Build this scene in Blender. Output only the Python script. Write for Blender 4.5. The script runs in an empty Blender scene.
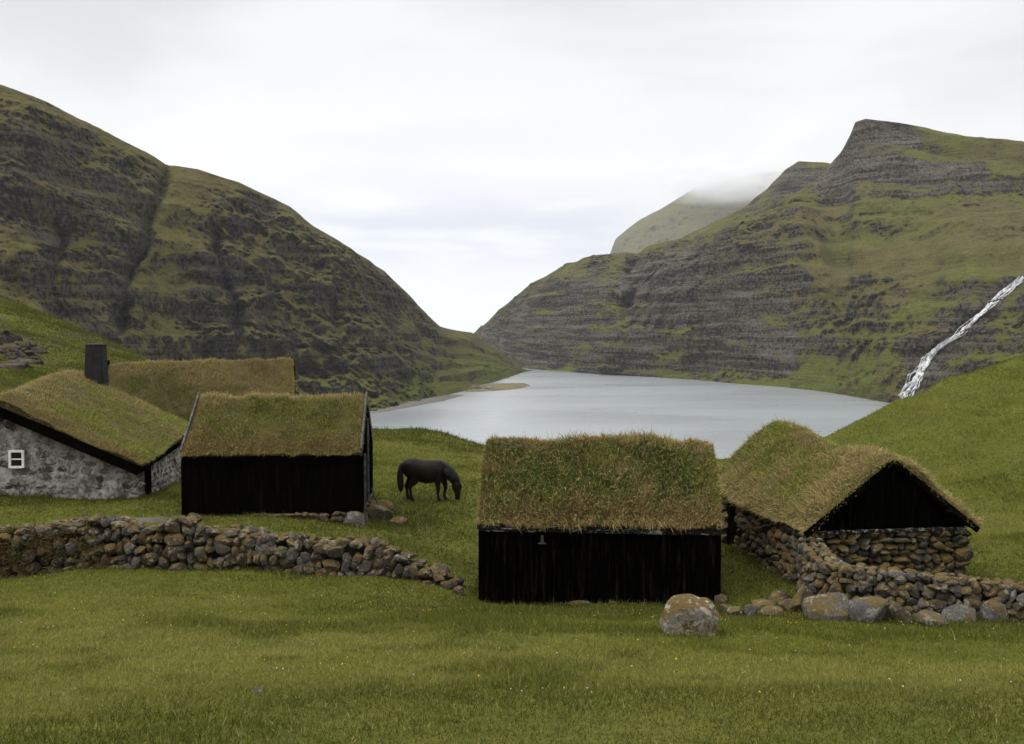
import bpy, bmesh, math, random
import numpy as np
from mathutils import Vector, Matrix
from mathutils.bvhtree import BVHTree

# ------------------------------------------------------------------ camera, sky, sun, exposure
random.seed(7)
RNG = np.random.default_rng(7)
scene = bpy.context.scene
col = scene.collection
F_PX = 1000.0
CAM_Z = 40.0                       # eye height above the lake
HORIZON = 330.0
PITCH = math.atan((372 - HORIZON) / F_PX)

cam_data = bpy.data.cameras.new("camera")
cam_data.sensor_width = 36.0
cam_data.lens = F_PX / 1024 * 36.0
cam_data.clip_start = 0.1
cam_data.clip_end = 60000.0
cam = bpy.data.objects.new("camera", cam_data)
cam.location = (0, 0, CAM_Z)
cam.rotation_euler = (math.pi / 2 - PITCH, 0, 0)
col.objects.link(cam)
scene.camera = cam

SUN_EL, SUN_AZ = math.radians(52), math.radians(-115)   # azimuth from +Y towards +X
world = bpy.data.worlds.new("World")
scene.world = world
world.use_nodes = True
wnt = world.node_tree
wnt.nodes.clear()
sun_data = bpy.data.lights.new("sun", 'SUN')
sun_data.energy = 1.3
sun_data.angle = math.radians(25)
sun_data.color = (1.0, 0.97, 0.92)
sun = bpy.data.objects.new("sun", sun_data)
sdir = Vector((math.sin(SUN_AZ) * math.cos(SUN_EL), math.cos(SUN_AZ) * math.cos(SUN_EL), math.sin(SUN_EL)))
sun.rotation_euler = sdir.to_track_quat('Z', 'Y').to_euler()
sun.location = sdir * 100
col.objects.link(sun)
vs = scene.view_settings
vs.view_transform = 'Standard'
vs.look = 'None'
vs.exposure = 0.45
vs.gamma = 1.0
vs.use_curve_mapping = False
scene.render.engine = 'CYCLES'
cy = scene.cycles
cy.use_denoising = True
cy.max_bounces = 6
cy.diffuse_bounces = 3
cy.glossy_bounces = 2
cy.transmission_bounces = 3
cy.volume_bounces = 6
cy.volume_max_steps = 64
cy.transparent_max_bounces = 6
cy.caustics_reflective = False
cy.caustics_refractive = False


class NT:
    """small wrapper for building node trees"""
    def __init__(self, tree):
        self.t = tree

    def n(self, kind, ins=None, **props):
        nd = self.t.nodes.new(kind)
        for k, v in props.items():
            setattr(nd, k, v)
        for k, v in (ins or {}).items():
            sock = nd.inputs[k]
            if isinstance(v, bpy.types.NodeSocket):
                self.t.links.new(v, sock)
            else:
                sock.default_value = v
        return nd

    def link(self, a, b):
        self.t.links.new(a, b)

    def math(self, op, a, b=0.0, clamp=False):
        return self.n('ShaderNodeMath', {0: a, 1: b}, operation=op, use_clamp=clamp).outputs[0]

    def mix(self, fac, a, b):
        nd = self.n('ShaderNodeMix', data_type='RGBA')
        for i, v in ((0, fac), (6, a), (7, b)):
            if isinstance(v, bpy.types.NodeSocket):
                self.t.links.new(v, nd.inputs[i])
            else:
                nd.inputs[i].default_value = (*v, 1) if isinstance(v, tuple) and len(v) == 3 else v
        return nd.outputs[2]

    def rng(self, v, a, b, c=0.0, d=1.0):
        return self.n('ShaderNodeMapRange', {0: v, 1: a, 2: b, 3: c, 4: d}, interpolation_type='SMOOTHSTEP').outputs[0]

    def noise(self, vec, scale, detail=4.0, rough=0.55, dist=0.0):
        return self.n('ShaderNodeTexNoise', {'Vector': vec, 'Scale': scale, 'Detail': detail, 'Roughness': rough, 'Distortion': dist}).outputs['Fac']

    def scalev(self, vec, s):
        return self.n('ShaderNodeVectorMath', {0: vec, 1: s}, operation='MULTIPLY').outputs[0]


def build_world():
    w = NT(wnt)
    tc = w.n('ShaderNodeTexCoord').outputs['Generated']
    sky = w.n('ShaderNodeTexSky', sky_type='NISHITA', sun_disc=False, sun_elevation=SUN_EL,
              sun_rotation=SUN_AZ, air_density=1.0, dust_density=3.0)
    bg_sky = w.n('ShaderNodeBackground', {'Color': sky.outputs[0], 'Strength': 0.06})
    # the overcast: a bright even deck with soft grey undersides
    v = w.scalev(tc, (1.0, 1.0, 3.2))
    big = w.noise(v, 2.1, 4, 0.5, 0.3)
    sep = w.n('ShaderNodeSeparateXYZ', {0: tc})
    z = sep.outputs[2]
    deck = w.rng(big, 0.34, 0.64)
    c = w.mix(deck, (0.730, 0.735, 0.748), (0.800, 0.800, 0.802))
    # darker cloud base higher up, then the bright zenith of an overcast sky
    hi = w.rng(z, 0.10, 0.30)
    c = w.mix(hi, c, w.mix(w.rng(big, 0.36, 0.62), (0.585, 0.587, 0.600), (0.735, 0.735, 0.740)))
    c = w.mix(w.rng(z, 0.36, 0.85), c, (1.55, 1.55, 1.56))
    # a faint blue-grey cloud bank low over the sea
    band = w.math('MULTIPLY', w.rng(z, 0.045, 0.085), w.rng(z, 0.16, 0.095))
    front = w.rng(sep.outputs[1], 0.9, 1.0)
    wisp = w.rng(w.noise(w.scalev(tc, (1.0, 1.0, 6.0)), 5.0, 3, 0.5), 0.35, 0.6)
    patch = w.math('MULTIPLY', band, w.math('MULTIPLY', front, w.math('MULTIPLY', wisp, w.rng(sep.outputs[0], 0.22, 0.05))))
    c = w.mix(w.math('MULTIPLY', patch, 0.9), c, (0.545, 0.575, 0.655))
    bg_cloud = w.n('ShaderNodeBackground', {'Color': c, 'Strength': 1.0})
    mixs = w.n('ShaderNodeMixShader', {0: 0.93, 1: bg_sky.outputs[0], 2: bg_cloud.outputs[0]})
    out = w.n('ShaderNodeOutputWorld')
    w.link(mixs.outputs[0], out.inputs[0])


build_world()


# ------------------------------------------------------------------ small helpers
def at(px, py, Y):
    """world point seen at pixel (px, py) at the distance Y along the view"""
    r = (px - 512) / F_PX
    u = -(py - 372) / F_PX
    ca, sa = math.cos(PITCH), math.sin(PITCH)
    dy, dz = ca + u * sa, -sa + u * ca
    return Vector((r * Y / dy, Y, CAM_Z + dz * Y / dy))


def hash3(i, j, k, seed):
    h = (i * 374761393 + j * 668265263 + k * 2147483647 + seed * 1274126177) & 0xFFFFFFFF
    h = ((h ^ (h >> 13)) * 1274126177) & 0xFFFFFFFF
    h = ((h ^ (h >> 16)) * 2246822519) & 0xFFFFFFFF
    return ((h ^ (h >> 15)) & 0xFFFFFF) / float(0xFFFFFF)


def vnoise(x, y, z=None, seed=0):
    x = np.asarray(x, float); y = np.asarray(y, float)
    z = np.zeros_like(x) if z is None else np.asarray(z, float)
    i, j, k = np.floor(x).astype(np.int64), np.floor(y).astype(np.int64), np.floor(z).astype(np.int64)
    fx, fy, fz = x - i, y - j, z - k
    fx, fy, fz = fx * fx * (3 - 2 * fx), fy * fy * (3 - 2 * fy), fz * fz * (3 - 2 * fz)
    out = 0
    for a in (0, 1):
        for b in (0, 1):
            for c in (0, 1):
                w = (fx if a else 1 - fx) * (fy if b else 1 - fy) * (fz if c else 1 - fz)
                out = out + w * hash3(i + a, j + b, k + c, seed)
    return out * 2 - 1


def fbm(x, y, z=None, octv=4, seed=0, gain=0.5):
    a, s, out = 1.0, 0.0, 0
    x = np.asarray(x, float); y = np.asarray(y, float)
    z = np.zeros_like(x) if z is None else np.asarray(z, float)
    for o in range(octv):
        out = out + a * vnoise(x, y, z, seed + o * 17)
        s += a
        a *= gain
        x, y, z = x * 2.03 + 3.1, y * 2.03 + 1.7, z * 2.03 + 5.3
    return out / s


def sstep(a, b, x):
    t = np.clip((np.asarray(x, float) - a) / (b - a), 0, 1)
    return t * t * (3 - 2 * t)


def link(name, me, mat=None, parent=None):
    o = bpy.data.objects.new(name, me)
    col.objects.link(o)
    if mat is not None:
        me.materials.append(mat)
    if parent is not None:
        o.parent = parent
    return o


def mesh_np(name, verts, faces_list, smooth=True, colors=None):
    """verts (N,3); faces_list = list of int arrays (M,k)"""
    me = bpy.data.meshes.new(name)
    verts = np.ascontiguousarray(verts, dtype=np.float32)
    me.vertices.add(len(verts))
    me.vertices.foreach_set('co', verts.ravel())
    faces_list = [np.asarray(f, dtype=np.int32) for f in faces_list if len(f)]
    nl = sum(f.size for f in faces_list)
    npoly = sum(len(f) for f in faces_list)
    me.loops.add(nl)
    me.polygons.add(npoly)
    me.loops.foreach_set('vertex_index', np.concatenate([f.ravel() for f in faces_list]))
    tot = np.concatenate([np.full(len(f), f.shape[1], np.int32) for f in faces_list])
    start = np.concatenate([[0], np.cumsum(tot)[:-1]]).astype(np.int32)
    me.polygons.foreach_set('loop_start', start)
    me.polygons.foreach_set('loop_total', tot)
    me.polygons.foreach_set('use_smooth', np.full(npoly, smooth, dtype=bool))
    me.update(calc_edges=True)
    if colors is not None:
        ca = me.color_attributes.new('col', 'FLOAT_COLOR', 'POINT')
        c4 = np.ones((len(verts), 4), np.float32)
        c4[:, :3] = colors
        ca.data.foreach_set('color', c4.ravel())
    return me


def grid_faces(nu, nv):
    i = np.arange(nu - 1)[:, None] * nv + np.arange(nv - 1)[None, :]
    i = i.ravel()
    return np.stack([i, i + nv, i + nv + 1, i + 1], 1)


def tag(o, label=None, cat=None, group=None, kind=None):
    if label: o['label'] = label
    if cat: o['category'] = cat
    if group: o['group'] = group
    if kind: o['kind'] = kind
    return o


def empty(name, loc, rz=0.0):
    o = bpy.data.objects.new(name, None)
    o.location = loc
    o.rotation_euler = (0, 0, rz)
    o.empty_display_size = 0.3
    col.objects.link(o)
    return o


class MB:
    """collects boxes and prisms as one mesh"""
    def __init__(self):
        self.v, self.f = [], []

    def box(self, lo, hi, jit=0.0):
        n = len(self.v)
        for z in (lo[2], hi[2]):
            for x, y in ((lo[0], lo[1]), (hi[0], lo[1]), (hi[0], hi[1]), (lo[0], hi[1])):
                self.v.append((x + random.uniform(-jit, jit), y + random.uniform(-jit, jit), z + random.uniform(-jit, jit)))
        for q in ((0, 3, 2, 1), (4, 5, 6, 7), (0, 1, 5, 4), (1, 2, 6, 5), (2, 3, 7, 6), (3, 0, 4, 7)):
            self.f.append(tuple(n + k for k in q))

    def prism(self, poly, d):
        """poly: list of 3d points in a plane, extruded by vector d"""
        n, m = len(self.v), len(poly)
        d = Vector(d)
        self.v += [tuple(p) for p in poly] + [tuple(Vector(p) + d) for p in poly]
        self.f.append(tuple(n + k for k in range(m))[::-1])
        self.f.append(tuple(n + m + k for k in range(m)))
        for k in range(m):
            k2 = (k + 1) % m
            self.f.append((n + k, n + k2, n + m + k2, n + m + k))

    def beam(self, a, b, w, h):
        """rectangular bar from a to b, w across, h upright"""
        a, b = Vector(a), Vector(b)
        d = (b - a).normalized()
        s = d.cross(Vector((0, 0, 1)))
        if s.length < 1e-3:
            s = Vector((1, 0, 0))
        s.normalize()
        u = s.cross(d).normalized()
        poly = [a - s * w / 2 - u * h / 2, a + s * w / 2 - u * h / 2, a + s * w / 2 + u * h / 2, a - s * w / 2 + u * h / 2]
        self.prism(poly, b - a)

    def build(self, name, mat, parent=None, bevel=0.0):
        me = bpy.data.meshes.new(name)
        me.from_pydata(self.v, [], self.f)
        bm = bmesh.new()
        bm.from_mesh(me)
        bmesh.ops.recalc_face_normals(bm, faces=bm.faces)
        bm.to_mesh(me)
        bm.free()
        o = link(name, me, mat, parent)
        if bevel:
            m = o.modifiers.new('bevel', 'BEVEL')
            m.width = bevel
            m.segments = 1
        return o


# ------------------------------------------------------------------ materials
def new_mat(name):
    m = bpy.data.materials.new(name)
    m.use_nodes = True
    m.node_tree.nodes.clear()
    t = NT(m.node_tree)
    out = t.n('ShaderNodeOutputMaterial')
    return m, t, out


def finish(t, out, colr, rough=0.9, spec=0.2, bump=None, bstr=0.5, bdist=0.05, **kw):
    ins = {'Base Color': colr if isinstance(colr, bpy.types.NodeSocket) else (*colr, 1), 'Roughness': rough, 'Specular IOR Level': spec}
    ins.update(kw)
    p = t.n('ShaderNodeBsdfPrincipled', ins)
    if bump is not None:
        b = t.n('ShaderNodeBump', {'Height': bump, 'Strength': bstr, 'Distance': bdist})
        t.link(b.outputs[0], p.inputs['Normal'])
    t.link(p.outputs[0], out.inputs[0])
    return p


def mat_mountain(name, lush, rocky, lowgreen, filmy=0.5, pale=1.0):
    m, t, out = new_mat(name)
    g = t.n('ShaderNodeNewGeometry')
    pos, nrm = g.outputs['Position'], g.outputs['Normal']
    nz = t.n('ShaderNodeSeparateXYZ', {0: nrm}).outputs[2]
    pz = t.n('ShaderNodeSeparateXYZ', {0: pos}).outputs[2]
    nL = t.noise(pos, 0.016, 3, 0.5)
    nM = t.noise(pos, 0.075, 5, 0.62)
    nF = t.noise(pos, 0.45, 5, 0.65)
    strata = t.noise(t.scalev(pos, (0.012, 0.012, 0.24)), 1.0, 5, 0.62, 0.4)
    s = t.math('ADD', t.math('ADD', t.math('MULTIPLY', nz, 0.75), 0.16), t.math('MULTIPLY', t.math('SUBTRACT', nM, 0.5), 1.0))
    s = t.math('ADD', s, t.math('MULTIPLY', t.math('SUBTRACT', nF, 0.5), 1.35))
    s = t.math('ADD', s, t.math('MULTIPLY', t.math('SUBTRACT', strata, 0.5), 0.7))
    s = t.math('ADD', s, t.math('MULTIPLY', t.math('SUBTRACT', nL, 0.5), 0.7))
    s = t.math('ADD', s, t.n('ShaderNodeAttribute', attribute_name='veg').outputs['Fac'])
    n2 = t.noise(pos, 1.3, 3, 0.6)
    s = t.math('ADD', s, t.math('MULTIPLY', t.math('SUBTRACT', n2, 0.5), 0.8))
    grass = t.rng(s, rocky - 0.12, rocky + 0.12)
    rmix = t.rng(t.math('ADD', t.math('MULTIPLY', strata, 0.5), t.math('MULTIPLY', nF, 0.5)), 0.43, 0.62)
    rock = t.mix(rmix, (0.013, 0.011, 0.009), (0.108 * pale, 0.095 * pale, 0.080 * pale))  # dark basalt bands, with crevice shade put into the rock colour
    film = t.math('MULTIPLY', t.rng(t.math('ADD', t.math('MULTIPLY', nM, 0.5), t.math('MULTIPLY', nF, 0.5)), 0.47, 0.58), filmy)
    rock = t.mix(film, rock, (0.070, 0.060, 0.024))
    gc = t.mix(t.rng(nM, 0.35, 0.65), (0.085, 0.078, 0.020), (0.122, 0.098, 0.038))
    low = t.math('MULTIPLY', t.rng(pz, lowgreen, lowgreen * 0.35), t.rng(nL, 0.32, 0.52))
    gc = t.mix(t.math('MULTIPLY', t.rng(t.math('ADD', nL, t.math('MULTIPLY', nM, 0.6)), 0.72, 0.98), lush), gc, (0.104, 0.112, 0.020))
    gc = t.mix(low, gc, (0.105, 0.120, 0.020))
    gc = t.mix(t.math('MULTIPLY', t.rng(nF, 0.45, 0.70), 0.7), gc, (0.046, 0.042, 0.015))
    c = t.mix(grass, rock, gc)
    bh = t.math('ADD', nF, t.math('MULTIPLY', strata, 1.5))
    finish(t, out, c, 0.95, 0.1, bh, 1.0, 3.2)
    return m


def mat_grass(name, transl=0.25, rough=0.75):
    m, t, out = new_mat(name)
    a = t.n('ShaderNodeAttribute', attribute_name='col').outputs['Color']
    p = t.n('ShaderNodeBsdfPrincipled', {'Base Color': a, 'Roughness': rough, 'Specular IOR Level': 0.15})
    tr = t.n('ShaderNodeBsdfTranslucent', {'Color': a})
    mx = t.n('ShaderNodeMixShader', {0: transl, 1: p.outputs[0], 2: tr.outputs[0]})
    t.link(mx.outputs[0], out.inputs[0])
    return m


def mat_ground():
    m, t, out = new_mat('meadow turf')
    g = t.n('ShaderNodeNewGeometry')
    pos = g.outputs['Position']
    n1 = t.noise(pos, 0.35, 4, 0.6)
    n2 = t.noise(pos, 3.0, 5, 0.7)
    n3 = t.noise(pos, 22.0, 4, 0.7)
    c = t.mix(t.rng(n1, 0.35, 0.65), (0.066, 0.080, 0.009), (0.095, 0.100, 0.014))
    c = t.mix(t.rng(n2, 0.42, 0.7), c, (0.046, 0.058, 0.008))
    c = t.mix(t.math('MULTIPLY', t.rng(n3, 0.45, 0.7), 0.6), c, (0.13, 0.12, 0.03))
    # bare rock showing through on the far slope
    y = t.n('ShaderNodeSeparateXYZ', {0: pos})
    far = t.math('MULTIPLY', t.rng(y.outputs[1], 58, 70), t.rng(y.outputs[0], -27, -36))
    rk = t.math('MULTIPLY', far, t.rng(t.noise(pos, 0.13, 5, 0.6), 0.53, 0.56))
    c = t.mix(rk, c, t.mix(n2, (0.03, 0.028, 0.026), (0.11, 0.10, 0.09)))
    finish(t, out, c, 0.95, 0.1, t.math('ADD', n3, n2), 0.7, 0.05)
    return m


def mat_stone(name, lichen=0.5, moss=0.5, dark=1.0):
    m, t, out = new_mat(name)
    g = t.n('ShaderNodeNewGeometry')
    pos = g.outputs['Position']
    nz = t.n('ShaderNodeSeparateXYZ', {0: g.outputs['Normal']}).outputs[2]
    a = t.n('ShaderNodeAttribute', attribute_name='col').outputs['Color']
    n1 = t.noise(pos, 5.0, 5, 0.65)
    n2 = t.noise(pos, 19.0, 5, 0.7)
    n3 = t.noise(pos, 2.1, 3, 0.55)
    c = t.mix(t.rng(n2, 0.35, 0.7), t.mix(0.55, a, (0.02, 0.018, 0.016)), a)
    mo = t.math('MULTIPLY', t.rng(t.math('ADD', t.math('ADD', t.math('MULTIPLY', n3, 0.7), t.math('MULTIPLY', n1, 0.3)), t.math('MULTIPLY', nz, 0.14)), 0.56 - 0.06 * moss, 0.68 - 0.06 * moss), moss)
    c = t.mix(mo, c, t.mix(n2, (0.085, 0.055, 0.016), (0.13, 0.095, 0.035)))
    li = t.math('MULTIPLY', t.rng(t.math('ADD', t.math('MULTIPLY', n1, 0.7), t.math('MULTIPLY', n2, 0.35)), 0.565, 0.62), lichen)
    c = t.mix(li, c, t.mix(n2, (0.20, 0.19, 0.17), (0.34, 0.33, 0.30)))
    finish(t, out, c, 0.92, 0.15, t.math('ADD', n2, t.math('MULTIPLY', n1, 2.0)), 0.9, 0.03)
    return m


def mat_noise(name, c1, c2, scale, rough=0.9, spec=0.15, stretch=(1, 1, 1), bump=0.5, bd=0.02, lo=0.35, hi=0.65):
    m, t, out = new_mat(name)
    pos = t.n('ShaderNodeTexCoord').outputs['Object']
    v = t.scalev(pos, stretch)
    n1 = t.noise(v, scale, 5, 0.65)
    n2 = t.noise(v, scale * 5, 4, 0.65)
    c = t.mix(t.rng(t.math('ADD', t.math('MULTIPLY', n1, 0.65), t.math('MULTIPLY', n2, 0.35)), lo, hi), c1, c2)
    finish(t, out, c, rough, spec, t.math('ADD', n1, n2), bump, bd)
    return m


M = {}
M['left'] = mat_mountain('left mountain', 0.45, 0.60, 30.0, 0.6, 0.85)
M['right'] = mat_mountain('right mountain', 0.9, 0.60, 70.0, 0.35, 1.5)  # paler rock: haze over the headland put into its colour
M['far'] = mat_mountain('far mountain', 0.8, 0.42, 60.0)
M['grass'] = mat_grass('grass blades')
M['ground'] = mat_ground()
M['stone'] = mat_stone('drystone', 0.5, 0.85)
M['boulder'] = mat_stone('boulder', 0.5, 0.9)
M['lichened'] = mat_stone('lichened boulder', 1.0, 1.9)
def mat_limewash():
    m, t, out = new_mat('lime washed stone')
    pos = t.n('ShaderNodeNewGeometry').outputs['Position']
    a = t.n('ShaderNodeAttribute', attribute_name='col').outputs['Color']
    n1 = t.noise(pos, 1.7, 4, 0.6)
    n2 = t.noise(pos, 11.0, 5, 0.7)
    c = t.mix(t.rng(n2, 0.35, 0.7), t.mix(0.5, a, (0.02, 0.017, 0.014)), a)
    w_ = t.rng(t.math('ADD', t.math('MULTIPLY', n1, 0.55), t.math('MULTIPLY', n2, 0.45)), 0.46, 0.58)
    c = t.mix(t.math('MULTIPLY', w_, 0.85), c, t.mix(n2, (0.17, 0.16, 0.145), (0.36, 0.35, 0.33)))
    finish(t, out, c, 0.95, 0.1, t.math('ADD', n2, n1), 1.0, 0.03)
    return m


M['crag'] = mat_stone('dark crag', 0.2, 0.25)
M['mossy'] = mat_stone('mossy stone', 0.3, 1.0)
M['housestone'] = mat_limewash()
M['mortar'] = mat_noise('pale mortar', (0.075, 0.068, 0.06), (0.34, 0.33, 0.31), 1.6, lo=0.40, hi=0.60)
M['soil'] = mat_noise('wall core', (0.012, 0.010, 0.007), (0.035, 0.028, 0.015), 3.0)
M['turf'] = mat_noise('roof turf', (0.045, 0.036, 0.014), (0.075, 0.058, 0.020), 2.5)
M['tarred'] = mat_noise('tarred boards', (0.0007, 0.0006, 0.0005), (0.0170, 0.0138, 0.0100), 2.0, 0.95, 0.0, (8, 8, 0.6), lo=0.50, hi=0.72)
M['greyboard'] = mat_noise('weathered board', (0.035, 0.034, 0.032), (0.12, 0.118, 0.115), 2.0, 0.85, 0.15, (3, 3, 3))
M['paleboard'] = mat_noise('pale patched board', (0.008, 0.007, 0.006), (0.35, 0.35, 0.36), 2.4, 0.85, 0.15, (1, 6, 6), lo=0.53, hi=0.60)
M['whitepaint'] = mat_noise('white paint', (0.62, 0.62, 0.60), (0.78, 0.78, 0.77), 6.0, 0.6, 0.3)
M['chimney'] = mat_noise('sooty chimney', (0.010, 0.010, 0.010), (0.030, 0.029, 0.028), 3.0)
M['sand'] = mat_noise('beach gravel', (0.085, 0.080, 0.070), (0.15, 0.14, 0.12), 0.4)
M['spit'] = mat_noise('spit grass and sand', (0.085, 0.080, 0.030), (0.17, 0.14, 0.075), 0.08)
M['path'] = mat_noise('trodden path', (0.06, 0.055, 0.035), (0.125, 0.11, 0.085), 2.0)


def mat_water():
    m, t, out = new_mat('lake water')
    pos = t.n('ShaderNodeNewGeometry').outputs['Position']
    n1 = t.noise(t.scalev(pos, (0.35, 1.0, 1)), 0.5, 3, 0.6)
    n2 = t.noise(t.scalev(pos, (0.4, 1.0, 1)), 0.012, 3, 0.5)
    r = t.rng(n2, 0.35, 0.65, 0.24, 0.34)
    finish(t, out, (0.24, 0.26, 0.27), r, 0.8, n1, 0.25, 0.25, IOR=1.333)
    return m


def mat_fall():
    m, t, out = new_mat('white water')
    pos = t.n('ShaderNodeNewGeometry').outputs['Position']
    n = t.noise(t.scalev(pos, (0.5, 0.5, 0.25)), 1.0, 5, 0.7)
    finish(t, out, t.mix(t.rng(n, 0.36, 0.62), (0.26, 0.27, 0.27), (0.80, 0.81, 0.82)), 0.6, 0.3, n, 0.6, 0.6)
    return m


def mat_glass():
    m, t, out = new_mat('dark pane')
    finish(t, out, (0.006, 0.007, 0.008), 0.08, 0.5)
    return m


M['water'], M['fall'], M['glass'] = mat_water(), mat_fall(), mat_glass()

# ------------------------------------------------------------------ near ground
EDGE_PX = np.array([-600, 0, 130, 200, 300, 375, 480, 720, 850, 900, 960, 1024, 1150, 1600])
EDGE_Y = np.array([115, 110, 95, 76, 63, 58, 56, 55, 60, 65, 70, 75, 80, 90])
SKY_PX = {0: 297, 60: 322, 130: 350, 200: 392, 300: 421, 375: 430, 410: 430, 440: 435, 480: 447, 600: 460, 720: 458, 800: 446,
          850: 428, 900: 404, 960: 378, 1024: 360, 1150: 322}
ctrl = []


def cp(px, py, Y):
    ctrl.append(tuple(at(px, py, Y) - Vector((0, 0, CAM_Z))))


for x in (-16, 0, 16):
    ctrl.append((x, 0, -1.75)); ctrl.append((x, -12, 0.6))
for x in (-9, -3, 3, 9):
    ctrl.append((x, 8, -1.7 - .198 * 8))
for x in (-14, -8, 0, 7, 12):
    ctrl.append((x, 15, -1.7 - .198 * 15))
for x in (-13, -6, 0, 5, 9):
    ctrl.append((x, 19, -1.7 - .198 * 19 + (0.05 if x < -5 else 0)))
for a in ((479, 599, 22.8), (600, 604, 22.3), (719, 608, 22.0), (0, 576, 23.8), (120, 564, 24.0), (225, 566, 24.1), (340, 573, 23.8), (450, 586, 23.2),
          (40, 521, 28.5), (150, 522, 28.8), (250, 530, 27.6), (182, 518, 29.6), (290, 518, 29.7), (362, 530, 29.8), (385, 527, 31),
          (430, 501, 34), (400, 482, 39), (465, 472, 42), (400, 462, 46), (420, 552, 26), (458, 560, 26.2),
          (740, 562, 25), (760, 606, 21), (724, 545, 28), (970, 578, 22.4), (1040, 582, 22.6), (1010, 545, 27), (1000, 505, 35), (1000, 462, 46),
          (1040, 425, 56), (950, 440, 52), (60, 345, 85), (40, 388, 60), (130, 388, 58), (300, 428, 52)):
    cp(*a)
for px, py in SKY_PX.items():
    cp(px, py, float(np.interp(px, EDGE_PX, EDGE_Y)))
ctrl += [(-16, 37, -5.5), (-14, 46, -5.1), (-32, 32, -3.6), (-34, 22, -4.9), (-60, 60, 2), (-75, 100, 12), (32, 25, -3.6), (45, 45, 0.5), (70, 80, 8), (28, 14, -3.9), (-28, 12, -4.0)]
CT = np.array(ctrl)


def tps_solve(P):
    n = len(P)
    d = np.hypot(P[:, None, 0] - P[None, :, 0], P[:, None, 1] - P[None, :, 1])
    K = np.where(d > 0, d * d * np.log(d + 1e-12), 0) + np.eye(n) * 0.1
    A = np.zeros((n + 3, n + 3))
    A[:n, :n] = K
    A[:n, n] = 1; A[:n, n + 1:] = P[:, :2]
    A[n, :n] = 1; A[n + 1:, :n] = P[:, :2].T
    return np.linalg.solve(A, np.concatenate([P[:, 2], np.zeros(3)]))


CW = tps_solve(CT)


def tps(x, y):
    sh = x.shape
    x, y = x.ravel(), y.ravel()
    out = np.empty_like(x)
    for s in range(0, len(x), 50000):
        a, b = x[s:s + 50000], y[s:s + 50000]
        d2 = (a[:, None] - CT[None, :, 0]) ** 2 + (b[:, None] - CT[None, :, 1]) ** 2
        K = 0.5 * d2 * np.log(d2 + 1e-12)
        out[s:s + 50000] = K @ CW[:-3] + CW[-3] + CW[-2] * a + CW[-1] * b
    return out.reshape(sh)


def terracette(x, y):
    return (x * 0.25 + y * 0.9) * 1.35 + 6.0 * fbm(x / 16, y / 16, octv=3, seed=21)


def ground_raw(x, y):
    q = x / np.maximum(y, 6.0)
    px = 512 + F_PX * q
    Ye = np.interp(px, EDGE_PX, EDGE_Y)
    yc = np.minimum(y, Ye)
    xc = np.where(y > Ye, x * yc / np.maximum(y, 1e-3), x)
    z = tps(xc, yc)
    d = np.maximum(y - Ye, 0)
    z = np.where(y > Ye, z * y / Ye - 0.42 * d * d / (d + 16.0), z)
    near = 1 - sstep(0, 8, d)
    z = z + near * (0.085 * fbm(x / 1.5, y / 1.5, octv=3, seed=3) + 0.16 * fbm(x / 6.0, y / 6.0, octv=2, seed=5) * sstep(4, 14, y) + 0.10 * sstep(25, 30, y) * fbm(x / 2.4, y / 2.0, octv=2, seed=6))
    far = sstep(34, 55, y)
    z = z + near * far * 0.45 * fbm(x / 9.0, y / 5.0, octv=3, seed=9)
    # sheep terracettes on the right-hand hillside
    r = sstep(14, 22, x) * sstep(24, 34, y)
    ph = terracette(x, y)
    z = z + near * r * (0.40 * np.sin(ph) + 0.10 * np.sin(2.3 * ph + 1)) * (0.35 + 0.65 * sstep(-.3, .4, vnoise(x / 9, y / 9, seed=23)))
    z = z + near * r * 0.5 * fbm(x / 7, y / 11, octv=3, seed=25)
    return np.maximum(CAM_Z + z, -6.0)


GX = np.concatenate([np.arange(-130, -34, 3.0), np.arange(-34, 34, 0.3), np.arange(34, 140, 2.5)])
GY = np.concatenate([np.arange(-14, 5, 1.0), np.arange(5, 62, 0.3), np.arange(62, 120, 1.0), np.arange(120, 240, 6.0)])
gx, gy = np.meshgrid(GX, GY, indexing='ij')
GZ = ground_raw(gx, gy)


def ground(x, y):
    x = np.asarray(x, float); y = np.asarray(y, float)
    i = np.clip(np.searchsorted(GX, x) - 1, 0, len(GX) - 2)
    j = np.clip(np.searchsorted(GY, y) - 1, 0, len(GY) - 2)
    a = (x - GX[i]) / (GX[i + 1] - GX[i]); b = (y - GY[j]) / (GY[j + 1] - GY[j])
    return (GZ[i, j] * (1 - a) * (1 - b) + GZ[i + 1, j] * a * (1 - b) + GZ[i, j + 1] * (1 - a) * b + GZ[i + 1, j + 1] * a * b)


def ground_hit(px, py):
    """the point of the meadow seen at a pixel"""
    Y = 6.0
    while Y < 120:
        p = at(px, py, Y)
        if p.z < float(ground(p.x, p.y)):
            return Vector((p.x, p.y, float(ground(p.x, p.y))))
        Y += 0.04
    return at(px, py, 60)


me = mesh_np('meadow', np.stack([gx, gy, GZ], -1).reshape(-1, 3), [grid_faces(len(GX), len(GY))])
tag(link('meadow', me, M['ground']), kind='structure')

# ------------------------------------------------------------------ lake and sea
me = bpy.data.meshes.new('lake')
me.from_pydata([(-9000, -400, 0), (9000, -400, 0), (9000, 30000, 0), (-9000, 30000, 0)], [], [(0, 1, 2, 3)])
tag(link('lake', me, M['water']), kind='structure')


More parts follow.
